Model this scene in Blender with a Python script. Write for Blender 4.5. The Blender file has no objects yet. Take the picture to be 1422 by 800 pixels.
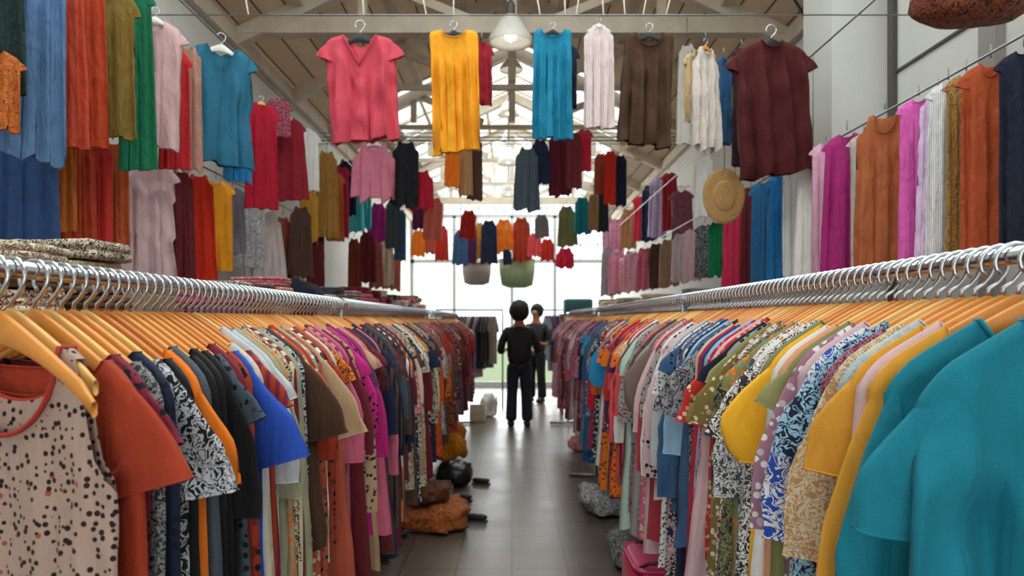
import bpy, math, random
from mathutils import Vector, Matrix, noise as mnoise
sin, cos, pi = math.sin, math.cos, math.pi
C = bpy.context.scene.collection
R = random.Random(11)
CAMH, FX = 1.48, 1000.0

def lin(c):
    if isinstance(c, str):
        c = c.lstrip('#'); c = [int(c[i:i+2], 16) / 255 for i in (0, 2, 4)]
    return tuple((x / 12.92 if x <= .04045 else ((x + .055) / 1.055) ** 2.4) for x in c) + (1.0,)

def px(x, y, z):            # a photo pixel at depth z -> a point in the hall
    return Vector(((x - 711) / FX * z, z, CAMH - (y - 445) / FX * z))

# ------------------------------------------------------------------ materials
MATS = {}
def new_mat(name):
    m = bpy.data.materials.new(name); m.use_nodes = True
    nt = m.node_tree; nt.nodes.clear()
    out = nt.nodes.new('ShaderNodeOutputMaterial'); b = nt.nodes.new('ShaderNodeBsdfPrincipled')
    nt.links.new(b.outputs[0], out.inputs[0])
    return m, nt, b
def N(nt, t, **kw):
    n = nt.nodes.new(t)
    for k, v in kw.items():
        if k in n.inputs.keys(): n.inputs[k].default_value = v
        else: setattr(n, k, v)
    return n
def ramp(nt, stops, interp='CONSTANT'):
    r = nt.nodes.new('ShaderNodeValToRGB'); r.color_ramp.interpolation = interp
    e = r.color_ramp.elements
    e[0].position, e[0].color = stops[0]; e[1].position, e[1].color = stops[1]
    for p, c in stops[2:]:
        q = e.new(p); q.color = c
    return r
def mixc(nt, f, a, b):
    m = nt.nodes.new('ShaderNodeMix'); m.data_type = 'RGBA'
    for s, v in ((0, f), (6, a), (7, b)):
        if hasattr(v, 'links'): nt.links.new(v, m.inputs[s])
        else: m.inputs[s].default_value = v
    return m.outputs[2]
def simple(name, col, rough=.6, metal=0.0, noise=.0, scale=20, bump=0.0, **kw):
    if name in MATS: return MATS[name]
    m, nt, b = new_mat(name); c = lin(col)
    b.inputs['Base Color'].default_value = c; b.inputs['Roughness'].default_value = rough; b.inputs['Metallic'].default_value = metal
    tc = N(nt, 'ShaderNodeTexCoord')
    if noise or bump:
        n = N(nt, 'ShaderNodeTexNoise', Scale=scale, Detail=4.0); nt.links.new(tc.outputs['Object'], n.inputs['Vector'])
        if noise:
            d = tuple(x * (1 - noise) for x in c[:3]) + (1,)
            nt.links.new(mixc(nt, n.outputs['Fac'], d, tuple(min(1, x * (1 + noise)) for x in c[:3]) + (1,)), b.inputs['Base Color'])
        if bump:
            bp = N(nt, 'ShaderNodeBump', Strength=bump, Distance=.01); nt.links.new(n.outputs['Fac'], bp.inputs['Height']); nt.links.new(bp.outputs[0], b.inputs['Normal'])
    MATS[name] = m
    return m

PAL = dict(black='#17161a', navy='#1c2440', denim='#3d5f86', rust='#a63c22', orange='#ee7a1c', amber='#f5a623', yellow='#f4b32a', mustard='#dd9c36',
    teal='#1c93a4', blue='#2a86bd', royal='#2a50b4', white='#e9e6e2', cream='#dccbae', sage='#a3a283', beige='#bd9c78', tan='#b98f62', brown='#5b4034',
    chocolate='#4a3222', maroon='#6a2028', burgundy='#7c2238', crimson='#c21f3c', red='#c93226', scarlet='#d8311f', coral='#e9555a', salmon='#ee7f6c',
    rose='#cf6680', pink='#e99bb2', blush='#dcb9bb', magenta='#c4267c', fuchsia='#b02a86', plum='#5d2a55', purple='#6b4890', lilac='#b9a3c9', mauve='#a5768a',
    grey='#9a9896', slate='#4a5560', charcoal='#34363c', olive='#7d6a35', green='#137a50', mint='#b9d3c2', turquoise='#36b4bf', peach='#e9a47e',
    taupe='#77625a', terracotta='#b6573f', lightblue='#9cc4dc', khaki='#8d8a5a', gold='#d09a3a', cyan='#4fc0cc', ochre='#b9762c', silver='#c4c6ca')
SAY = dict(amber='amber yellow', royal='royal blue', lightblue='light blue', crimson='crimson red', sage='sage green', taupe='taupe brown', cyan='pale cyan',
    chocolate='dark brown', blush='pale pink', plum='dark plum', rose='rose pink', mint='mint white')

def fabric(col, pat='plain', col2=None):
    key = ('fabric', col, pat, col2)
    if key in MATS: return MATS[key]
    c = lin(PAL.get(col, col)); c2 = lin(PAL.get(col2, col2)) if col2 else tuple(min(1, x * .45) for x in c[:3]) + (1,)
    m, nt, b = new_mat('fabric_%s_%s' % (col, pat)); L = nt.links
    tc = N(nt, 'ShaderNodeTexCoord'); ob = tc.outputs['Object']
    b.inputs['Roughness'].default_value = .82
    try:
        b.inputs['Sheen Weight'].default_value = .04; b.inputs['Specular IOR Level'].default_value = .28
    except Exception: pass
    n1 = N(nt, 'ShaderNodeTexNoise', Scale=9.0, Detail=3.0); L.new(ob, n1.inputs['Vector'])
    n2 = N(nt, 'ShaderNodeTexNoise', Scale=260.0, Detail=2.0); L.new(ob, n2.inputs['Vector'])
    k = R.random()
    if pat == 'plain':
        out = mixc(nt, n1.outputs['Fac'], tuple(x * .86 for x in c[:3]) + (1,), tuple(min(1, x * 1.12) for x in c[:3]) + (1,))
    elif pat == 'dots':
        v = N(nt, 'ShaderNodeTexVoronoi', Scale=74.0, Randomness=.8); L.new(ob, v.inputs['Vector'])
        r = ramp(nt, [(0, c2), (.33, c)]); L.new(v.outputs['Distance'], r.inputs[0])
        big = N(nt, 'ShaderNodeTexVoronoi', Scale=30.0); L.new(ob, big.inputs['Vector'])
        r2 = ramp(nt, [(0, lin('#a0503a')), (.16, c)]); L.new(big.outputs['Distance'], r2.inputs[0])
        out = mixc(nt, .5, r.outputs[0], r.outputs[0])
        mm = N(nt, 'ShaderNodeMix', data_type='RGBA', blend_type='DARKEN'); mm.inputs[0].default_value = 1
        L.new(out, mm.inputs[6]); L.new(r2.outputs[0], mm.inputs[7]); out = mm.outputs[2]
    elif pat == 'floral':
        v = N(nt, 'ShaderNodeTexVoronoi', Scale=64.0 + 22 * k); L.new(ob, v.inputs['Vector'])
        sp = N(nt, 'ShaderNodeSeparateColor'); L.new(v.outputs['Color'], sp.inputs[0])
        mid = tuple((a + b_) / 2 for a, b_ in zip(c, c2))
        r = ramp(nt, [(0, c2), (.36, c), (.62, mid), (.74, c)]); L.new(sp.outputs[0], r.inputs[0])
        e = ramp(nt, [(0, (0, 0, 0, 1)), (.5, (1, 1, 1, 1))]); L.new(v.outputs['Distance'], e.inputs[0])
        out = mixc(nt, e.outputs[0], r.outputs[0], c)
    elif pat == 'leafy':
        n = N(nt, 'ShaderNodeTexNoise', Scale=40.0 + 16 * k, Detail=2.0, Distortion=1.2); L.new(ob, n.inputs['Vector'])
        r = ramp(nt, [(0, c2), (.44, c), (.53, c2), (.6, c)]); L.new(n.outputs['Fac'], r.inputs[0]); out = r.outputs[0]
    elif pat == 'striped':
        w = N(nt, 'ShaderNodeTexWave', Scale=9.0 + 5 * k, Distortion=.3, bands_direction='X'); L.new(ob, w.inputs['Vector'])
        r = ramp(nt, [(0, c2), (.42, c)]); L.new(w.outputs['Fac'], r.inputs[0]); out = r.outputs[0]
    elif pat == 'checked':
        w = N(nt, 'ShaderNodeTexWave', Scale=11.0, bands_direction='X'); w2 = N(nt, 'ShaderNodeTexWave', Scale=11.0, bands_direction='Z')
        L.new(ob, w.inputs['Vector']); L.new(ob, w2.inputs['Vector'])
        r = ramp(nt, [(0, c2), (.5, c)]); r2 = ramp(nt, [(0, c2), (.5, c)]); L.new(w.outputs['Fac'], r.inputs[0]); L.new(w2.outputs['Fac'], r2.inputs[0])
        out = mixc(nt, .5, r.outputs[0], r2.outputs[0])
    L.new(out, b.inputs['Base Color'])
    ad = N(nt, 'ShaderNodeMath', operation='MULTIPLY_ADD'); L.new(n2.outputs['Fac'], ad.inputs[0]); ad.inputs[1].default_value = .05
    mp = N(nt, 'ShaderNodeMapping'); mp.inputs['Scale'].default_value = (1, 1, .28); L.new(ob, mp.inputs['Vector'])
    nw = N(nt, 'ShaderNodeTexNoise', Scale=17.0, Detail=2.0, Distortion=.7); L.new(mp.outputs[0], nw.inputs['Vector']); L.new(nw.outputs['Fac'], ad.inputs[2])
    bp = N(nt, 'ShaderNodeBump', Strength=.6, Distance=.022); L.new(ad.outputs[0], bp.inputs['Height']); L.new(bp.outputs[0], b.inputs['Normal'])
    MATS[key] = m
    return m

WOOD = simple('hanger_wood', '#e0913c', .38, noise=.25, scale=14)
WOOD_PALE = simple('hanger_wood_pale', '#edb765', .38, noise=.22, scale=14)
WOOD_DARK = simple('hanger_wood_honey', '#cf762a', .4, noise=.22, scale=14)
CHROME = simple('chrome', '#c9ccd0', .2, 1.0)
STEEL = simple('steel', '#8f9296', .4, .9)
BLACKM = simple('black_metal', '#26262a', .45, .4)
PLASTW = simple('white_plastic', '#eeeeea', .4)

# ------------------------------------------------------------------ objects
def tag(o, label, cat, group=None, kind=None):
    if label: o['label'] = label
    if cat: o['category'] = cat
    if group: o['group'] = group
    if kind: o['kind'] = kind
    return o
def thing(name, label, cat, loc=(0, 0, 0), rot=(0, 0, 0), group=None):
    o = bpy.data.objects.new(name, None); C.objects.link(o); o.empty_display_size = .05
    o.location = loc; o.rotation_euler = rot
    return tag(o, label, cat, group)
def mesh(name, geo, m, parent=None, smooth=True):
    me = bpy.data.meshes.new(name); me.from_pydata(geo[0], [], geo[1]); me.update()
    if smooth: me.polygons.foreach_set('use_smooth', [True] * len(me.polygons))
    return obj(name, me, m, parent)
def obj(name, me, m, parent=None):
    o = bpy.data.objects.new(name, me); C.objects.link(o)
    if m is not None and not me.materials: me.materials.append(m)
    if parent is not None: o.parent = parent
    return o
def join(*gs):
    V, F = [], []
    for v, f in gs:
        k = len(V); V += list(v); F += [tuple(i + k for i in q) for q in f]
    return V, F
def box(x0, x1, y0, y1, z0, z1):
    v = [(x, y, z) for x in (x0, x1) for y in (y0, y1) for z in (z0, z1)]
    return v, [(0, 1, 3, 2), (4, 6, 7, 5), (0, 4, 5, 1), (2, 3, 7, 6), (0, 2, 6, 4), (1, 5, 7, 3)]
def beam(a, b, w, h):
    a, b = Vector(a), Vector(b); d = (b - a).normalized()
    up = Vector((0, 0, 1)) if abs(d.z) < .95 else Vector((0, 1, 0))
    s = d.cross(up).normalized() * w / 2; u = s.cross(d).normalized() * h / 2
    v = [tuple(p + i * s + j * u) for p in (a, b) for i, j in ((-1, -1), (1, -1), (1, 1), (-1, 1))]
    return v, [(0, 1, 2, 3), (7, 6, 5, 4), (0, 4, 5, 1), (1, 5, 6, 2), (2, 6, 7, 3), (3, 7, 4, 0)]
def tube(pts, r, n=8, cap=True, closed=False):
    pts = [Vector(p) for p in pts]; V, F = [], []; m = len(pts); last = None
    for i, p in enumerate(pts):
        if closed: d = pts[(i + 1) % m] - pts[i - 1]
        else: d = pts[min(i + 1, m - 1)] - pts[max(i - 1, 0)]
        d = d.normalized()
        if last is None:
            up = Vector((0, 0, 1)) if abs(d.z) < .9 else Vector((1, 0, 0)); s = d.cross(up).normalized()
        else: s = (last - d * last.dot(d)).normalized()
        last = s; u = d.cross(s); rr = r[i] if isinstance(r, (list, tuple)) else r
        for k in range(n):
            a = 2 * pi * k / n; V.append(tuple(p + (s * cos(a) + u * sin(a)) * rr))
    for i in range(m if closed else m - 1):
        j = (i + 1) % m
        for k in range(n):
            k2 = (k + 1) % n; F.append((i * n + k, i * n + k2, j * n + k2, j * n + k))
    if cap and not closed:
        F.append(tuple(range(n))[::-1]); F.append(tuple((m - 1) * n + k for k in range(n)))
    return V, F
def lathe(prof, n=24):
    V, F = [], []
    for r, z in prof:
        for k in range(n): V.append((r * cos(2 * pi * k / n), r * sin(2 * pi * k / n), z))
    for i in range(len(prof) - 1):
        for k in range(n):
            k2 = (k + 1) % n; F.append((i * n + k, i * n + k2, (i + 1) * n + k2, (i + 1) * n + k))
    return V, F
def struct(name, geo, m, smooth=False):
    o = mesh(name, geo, m, None, smooth); o['kind'] = 'structure'; return o

# ------------------------------------------------------------------ hangers
HW, DROP, APEX = .212, .138, -.056        # half width, fall from the neck to the end, height of the neck below the rail axis
def sh(x, hw=HW, drop=DROP):              # top line of a hanger / shoulder seam
    t = min(1.3, abs(x) / hw)
    return APEX - drop * (t ** 1.12) - .022 * (max(0, t - .78) / .22) ** 2
def hanger_geo(hw=HW, drop=DROP, n=16, ty=.0058, ext=.197):
    V, F = [], []
    for i in range(n + 1):
        x = (-1 + 2 * i / n) * ext; t = abs(x) / ext
        top = sh(x, hw, drop) - .004; h = .036 * (1 - t) ** 2 + .021 + .012 * t ** 3
        if t > .97: top -= .004; h *= .7
        for y, z in ((-ty, top - .004), (-ty * .4, top), (ty * .4, top), (ty, top - .004), (ty, top - h + .004), (ty * .4, top - h), (-ty * .4, top - h), (-ty, top - h + .004)):
            V.append((x, y, z))
    for i in range(n):
        for k in range(8):
            k2 = (k + 1) % 8; F.append((i * 8 + k, i * 8 + k2, (i + 1) * 8 + k2, (i + 1) * 8 + k))
    F.append(tuple(range(8))); F.append(tuple(n * 8 + k for k in range(8))[::-1])
    return V, F
def hook_geo(r=.030, wire=.0038, seg=12, n=6):
    c = .0156 - (r - wire)
    pts = [(r * cos(a), 0, c + r * sin(a)) for a in [math.radians(-40 + 250 * i / seg) for i in range(seg + 1)]]
    # end of the arc swings back to the middle and down into the wood
    pts = [(-p[0], 0, p[2]) for p in pts]
    pts = pts[::-1] if False else pts
    pts += [(.014, 0, -.042), (.002, 0, -.05), (0, 0, -.068)]
    return tube(pts, wire, n)
me_bar = {}
for nm, mt, ex_ in [(a + q, m_, e_) for q, e_ in (('', .197), ('_short', .172)) for a, m_ in (('honey', WOOD), ('pale', WOOD_PALE), ('dark', WOOD_DARK), ('white', PLASTW), ('black', BLACKM))]:
    me = bpy.data.meshes.new('hanger_bar_' + nm); g = hanger_geo(ext=ex_, ty=.0058 if ex_ > .18 else .005); me.from_pydata(g[0], [], g[1]); me.update(); me.materials.append(mt)
    me.polygons.foreach_set('use_smooth', [True] * len(me.polygons)); me_bar[nm] = me
g = hook_geo(); me_hook = bpy.data.meshes.new('hanger_hook'); me_hook.from_pydata(g[0], [], g[1]); me_hook.update(); me_hook.materials.append(CHROME)
me_hook.polygons.foreach_set('use_smooth', [True] * len(me_hook.polygons))
me_far = {}
for nm, mt in (('honey', WOOD), ('pale', WOOD_PALE), ('dark', WOOD_DARK)):
    g1, g2 = hanger_geo(n=8, ty=.0048, ext=.166), hook_geo(seg=10, n=4)
    me = bpy.data.meshes.new('hanger_whole_' + nm); g = join(g1, g2); me.from_pydata(g[0], [], g[1]); me.update()
    me.materials.append(mt); me.materials.append(CHROME)
    for i, p in enumerate(me.polygons):
        p.use_smooth = True
        if i >= len(g1[1]): p.material_index = 1
    me_far[nm] = me
def hanger(loc, rot, label, group, wood='honey', far=False, scale=(1, 1, 1), name='clothes_hanger', short=True):
    if far:
        o = bpy.data.objects.new(name, me_far[wood]); C.objects.link(o); o.location = loc; o.rotation_euler = rot; o.scale = scale
        return tag(o, label, 'hanger', group)
    o = thing(name, label, 'hanger', loc, rot, group); o.scale = scale
    obj('hanger_bar', me_bar[wood + ('_short' if short else '')], None, o); obj('hook', me_hook, None, o)
    return o

# ------------------------------------------------------------------ garments
def torso(rnd, length, hw=HW + .004, drop=DROP, neck=.085, fdepth=.06, bdepth=.015, flare=.0, t0=.0095, t1=.016, fold=.006, freq=3.0,
          strap=0, armcut=.13, vneck=False, nx=18, nz=12, hemwave=.010, nopen=.004, skew=None, pinch=0.0, tiers=0, tmax=.02, gather=0.0, lean=0.0, waist=0.0):
    p1, p2, p3 = rnd.random() * 6.3, rnd.random() * 6.3, rnd.random() * 6.3
    f2 = freq * (1.7 + .5 * rnd.random()); skew = rnd.uniform(-.02, .02) if skew is None else skew; sd = rnd.random() * 50
    def ztop(x, depth):
        z = sh(x, HW, drop) + .003
        ax = abs(x)
        if ax < neck:
            t = ax / neck; base = sh(neck, HW, drop) + .003
            z = base - depth * ((1 - t) if vneck else math.sqrt(max(0, 1 - t * t)))
        elif strap and ax > neck + strap:
            t = min(1, (ax - neck - strap) / max(.01, hw - neck - strap))
            z -= armcut * min(1, t * 2.2) ** .6
        return z
    cols = [math.copysign(abs(-1 + 2 * i / nx) ** .92, -1 + 2 * i / nx) for i in range(nx + 1)]
    for sg_ in (-1, 1):
        i_ = min(range(1, nx), key=lambda i: abs(cols[i] - sg_ * neck / hw)); cols[i_] = sg_ * (neck + 1e-5) / hw
    fr, bk, V = [], [], []
    for j in range(nz + 1):
        v = j / nz; v2 = v ** 1.15
        rf, rb = [], []
        for i in range(nx + 1):
            X = cols[i]
            if strap and j == 0:
                pass
            w = hw * (1 + flare * v - pinch * sin(pi * min(1, v * 1.3)) * .5 - gather * v) * (1 - waist * math.exp(-((v - .45) / .16) ** 2))
            tier = 0
            if tiers:
                q = (v * tiers) % 1.0 if v < 1 else 1.0; tier = .16 * q * (v > .02); w *= .93 + tier
            w *= 1 + .05 * v * mnoise.noise(Vector((sd, v * 4, X > 0)))
            x = X * w + skew * v
            for side in (1, -1):
                top = ztop(X * hw, fdepth if side > 0 else bdepth)
                z = top + (-length + hemwave * (sin(X * 7 + p3) + .6 * sin(X * 13 + p1)) + skew * X - top) * v2
                T = (t0 + (t1 - t0) * min(1, v * 1.6)) * max(0, 1 - abs(X) ** 5) ** .5 * (1 + tier)
                if j == 0 and abs(x) < neck: T += nopen
                A = fold * min(1, .12 + v * 2.4)
                WR = fold * .9 * mnoise.noise(Vector((X * 3.2 + sd, v * length * 7 + side * 5, sd))) * min(1, .2 + v * 4)
                F = A * (sin(freq * pi * X + p1 + v * 1.1) * .65 + .35 * sin(f2 * pi * X + p2 - v * 2)) + lean * v
                F2 = A * .35 * sin(f2 * 1.3 * pi * X + p3 + side) * (1 - abs(X) ** 4)
                y = max(-tmax, min(tmax, F + F2 + WR + side * T))
                if z > -.36 and abs(x) < HW and abs(X) < .999: y = side * max(.0078, min(tmax, T + side * (F + WR) * min(1, v * 4)))
                xx = x + fold * .5 * sin(f2 * 2 * X + p1) * v
                if side > 0: rf.append(len(V)); V.append((xx, -y, z))
                elif i in (0, nx): rb.append(rf[-1])
                else: rb.append(len(V)); V.append((xx, -y, z))
        # rb built interleaved: fix order
        fr.append(rf); bk.append(rb)
    Fc = []
    for j in range(nz):
        for i in range(nx):
            a, b, c, d = fr[j][i], fr[j][i + 1], fr[j + 1][i + 1], fr[j + 1][i]
            Fc.append((a, d, c, b))
            a, b, c, d = bk[j][i], bk[j][i + 1], bk[j + 1][i + 1], bk[j + 1][i]
            Fc.append((a, b, c, d))
    for i in range(nx):
        xa, xb = sorted((abs(V[fr[0][i]][0]), abs(V[fr[0][i + 1]][0])))
        if xa >= neck * .97 and not (strap and xb > neck + strap):
            q = (fr[0][i], fr[0][i + 1], bk[0][i + 1], bk[0][i]); q = tuple(dict.fromkeys(q))
            if len(q) > 2: Fc.append(q)
    neckline = [V[i] for i in fr[0] if abs(V[i][0]) <= neck * 1.08] + [V[i] for i in bk[0][::-1] if abs(V[i][0]) <= neck * 1.08]
    return V, Fc, neckline

def sleeve(rnd, s, style, hw=HW, drop=DROP, thick=.011, big=1.0, nr=9, na=12, tmax=.02):
    # a hollow sleeve hanging from the shoulder end; s = +1 / -1 for the side
    L, a0, a1, r0, r1 = dict(short=(.125, 30, 10, .07, .06), flare=(.155, 36, 18, .075, .084), long=(.47, 15, 2, .066, .040), three=(.30, 20, 3, .068, .052),
                             cap=(.055, 40, 26, .065, .062), ruffle=(.15, 32, 14, .068, .085), balloon=(.22, 26, 4, .074, .07))[style]
    L *= big; zs = sh(hw * .9, HW, drop) + .001
    cx, cz = hw * .88, zs - r0 - .004
    V, F = [], []; ph = rnd.random() * 6
    for i in range(nr + 1):
        t = i / nr; a = math.radians(a0 + (a1 - a0) * t)
        if i: cx += sin(a) * L / nr; cz -= cos(a) * L / nr
        r = r0 + (r1 - r0) * t
        if style == 'balloon': r *= 1 + .35 * sin(pi * t) - .25 * (t > .95)
        ny = thick * (.8 + .5 * t) * (1.25 if style in ('ruffle', 'flare', 'balloon') else 1)
        for k in range(na):
            b = 2 * pi * k / na; u = cos(b) * r; w = sin(b) * ny
            if style == 'ruffle' and t > .5: w += .006 * sin(b * 3 + ph) * (t - .5) * 2; u *= 1 + .08 * sin(3 * b + ph)
            w += .006 * mnoise.noise(Vector((u * 18 + ph, t * L * 12, s * 3))) * min(1, t * 2)
            w += ny * .55 * sin(b * 3 + ph + t * 2) * t
            u *= 1 + .16 * mnoise.noise(Vector((ph, t * L * 16, s * 5 + (1 if cos(b) > 0 else 9))))
            # u axis is across the sleeve
            if i == 0: x = cx + u * .12; z = cz + u
            else:
                k_ = min(1, t * 2.2)
                x = cx + u * (cos(a) * k_ + .12 * (1 - k_)); z = cz + u * (sin(a) * k_ * .9 + (1 - k_))
            V.append((s * x, max(-tmax, min(tmax, w)), z))
    for i in range(nr):
        for k in range(na):
            k2 = (k + 1) % na; q = (i * na + k, i * na + k2, (i + 1) * na + k2, (i + 1) * na + k)
            F.append(q if s > 0 else q[::-1])
    return V, F

def garment(name, label, group, loc, yaw, fab, length=.8, sl=None, seed=0, detail=2, outer=1, cuff=None, neck_mat=None, band=True, hw=HW + .004,
            sl_big=1.0, tmax=.02, placket=False, cat=None, scale=1.0, tilt=0.0, **kw):
    rnd = random.Random(seed)
    if detail == 2: kw.setdefault('nx', 22); kw.setdefault('nz', 15)
    elif detail == 1: kw.setdefault('nx', 20); kw.setdefault('nz', 9)
    else: kw.setdefault('nx', 10); kw.setdefault('nz', 6)
    nr, na = ((10, 14), (7, 10), (4, 7))[2 - detail]
    V, F, nl = torso(rnd, length, hw=hw, tmax=tmax, **kw)
    drop = kw.get('drop', DROP)
    sg = [sleeve(rnd, s, sl, hw, drop, big=sl_big, nr=nr, na=na, tmax=tmax, thick=min(.014, tmax * .7)) for s in ((-1, 1))] if sl else []
    if detail == 0:
        o = mesh(name, join((V, F), *sg), fab); o.location = loc; o.rotation_euler = (tilt, 0, yaw); o.scale = (scale,) * 3
        return tag(o, label, cat or name.replace('_', ' '), group)
    root = thing(name, label, cat or name.replace('_', ' '), loc, (tilt, 0, yaw), group); root.scale = (scale,) * 3
    mesh('bodice' if name in ('dress', 'sundress') else 'body', (V, F), fab, root)
    for g in sg:
        so = mesh('sleeve', g, fab, root)
        if detail == 2:
            pts = g[0][-na:]; mesh('cuff', tube(pts, .002, 5, closed=True), cuff or fab, so)
    if detail == 2 and band and nl and len(nl) > 4:
        br_ = .0042 if tmax > .02 else .0018; nl = [(x, math.copysign(min(abs(y) + br_ + .0004, tmax - br_), y), z) for x, y, z in nl]
        ft = [p for p in nl if p[1] < 0]; bk_ = [p for p in nl if p[1] >= 0]
        if len(ft) > 1 and len(bk_) > 1:                            # the band climbs over the shoulder seam, clear of the wood
            nk = kw.get('neck', .085); zt = sh(nk, HW, kw.get('drop', DROP)) + .0025; Y = abs(ft[0][1]); ft.sort(); bk_.sort(reverse=True)
            ft = [p for p in ft if abs(p[0]) < nk * .99]; bk_ = [p for p in bk_ if abs(p[0]) < nk * .99]
            nl = [(-nk, -Y, zt)] + ft + [(nk, -Y, zt), (nk, Y, zt)] + bk_ + [(-nk, Y, zt)]
        mesh('neckband', tube(nl, br_, 6, closed=True), neck_mat or fab, root)
    if placket:
        Y = -(kw.get('t1', .016) + .001)
        for k in range(5):
            b = lathe([(0, .002), (.005, .0015), (.0055, 0), (0, -.001)], 8)
            b = ([(x, z - .0 + Y, y - .14 - .1 * k) for x, y, z in b[0]], b[1])
            mesh('button', b, PLASTW, root)
    return root

def ordinal(n):
    return ['', 'first', 'second', 'third', 'fourth', 'fifth', 'sixth', 'seventh', 'eighth', 'ninth', 'tenth', 'eleventh', 'twelfth', 'thirteenth', 'fourteenth', 'fifteenth', 'sixteenth'][n]
def describe(col, pat, col2, kind, sl):
    c = SAY.get(col, col); p = '' if pat == 'plain' else ' ' + {'floral': 'floral', 'leafy': 'leaf-print', 'dots': 'dotted', 'striped': 'striped', 'checked': 'checked'}[pat]
    k = kind.replace('_', ' ')
    s = {None: 'sleeveless ', 'short': 'short-sleeved ', 'flare': 'wide-sleeved ', 'long': 'long-sleeved ', 'three': 'half-sleeved ', 'cap': 'cap-sleeved ', 'ruffle': 'ruffle-sleeved ', 'balloon': 'puff-sleeved '}[sl]
    return '%s%s %s%s' % (c, p, s if 'tank' not in k and 'skirt' not in k else '', k)

# rack rows ----------------------------------------------------------
# explicit garments: depth, colour, pattern, second colour, kind, length, sleeve, options
LEFT = [
 (1.205, 'rust', 'plain', None, 'tee_shirt', .95, 'flare', dict(neck=.15, sl_big=.6)),
 (1.24, 'burgundy', 'floral', 'black', 'tunic', .95, 'cap', dict(neck=.14)),
 (1.28, 'grey', 'leafy', 'charcoal', 'dress', 1.05, None, dict(neck=.16)),
 (1.335, 'silver', 'leafy', 'black', 'blouse', 1.0, 'ruffle', dict(neck=.16)),
 (1.36, 'black', 'plain', None, 'tunic', 1.0, None, dict(neck=.16)),
 (1.42, 'orange', 'plain', None, 'tunic', 1.05, 'short', dict(neck=.14, sl_big=1.15)),
 (1.48, 'black', 'plain', None, 'dress', 1.05, None, dict(neck=.16)),
 (1.56, 'black', 'plain', None, 'tunic', 1.05, 'three', dict(neck=.15, sl_big=.8)),
 (1.66, 'rust', 'floral', 'black', 'dress', 1.1, None, dict(neck=.16)),
 (1.72, 'royal', 'plain', None, 'blouse', .85, 'flare', dict(neck=.16, sl_big=1.05)),
 (1.80, 'silver', 'plain', None, 'shirt', .95, 'three', dict(neck=.08, sl_big=.75)),
 (1.90, 'sage', 'plain', None, 'tunic', .8, 'long', dict(neck=.08, sl_big=.6)),
 (2.02, 'sage', 'plain', None, 'dress', 1.15, None, dict(neck=.09)),
 (2.12, 'chocolate', 'plain', None, 'blouse', .75, 'flare', dict(neck=.09, sl_big=1.1)),
 (2.19, 'rust', 'plain', None, 'shirt', .8, 'three', dict(sl_big=.8)),
 (2.30, 'beige', 'plain', None, 'tee_shirt', .8, 'flare', dict(sl_big=1.3)),
 (2.38, 'terracotta', 'plain', None, 'dress', .95, None, dict()),
 (2.52, 'rose', 'plain', None, 'dress', .98, 'three', dict(sl_big=1.05)),
 (2.62, 'rose', 'plain', None, 'tunic', .8, None, dict()),
 (2.76, 'magenta', 'plain', None, 'dress', .9, 'cap', dict()),
 (2.92, 'magenta', 'plain', None, 'tunic', .75, 'three', dict(sl_big=1.25)),
 (3.05, 'maroon', 'leafy', 'black', 'blouse', .7, 'short', dict()),
 (3.20, 'navy', 'plain', None, 'dress', 1.1, 'three', dict(sl_big=1.1)),
 (3.40, 'navy', 'plain', None, 'shirt', .7, 'long', dict()),
 (3.60, 'maroon', 'plain', None, 'dress', 1.2, 'short', dict()),
 (3.80, 'navy', 'plain', None, 'tunic', .8, 'long', dict()),
 (4.15, 'cream', 'plain', None, 'blouse', .75, 'three', dict()),
 (4.40, 'white', 'plain', None, 'blouse', .85, 'short', dict(sl_big=1.2)),
 (4.80, 'navy', 'plain', None, 'tee_shirt', .6, 'flare', dict()),
 (5.1, 'cream', 'plain', None, 'tunic', .85, 'long', dict()),
 (5.5, 'red', 'leafy', 'orange', 'dress', 1.1, 'long', dict()),
 (6.1, 'orange', 'floral', 'burgundy', 'tunic', .8, 'long', dict()),
]
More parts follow.
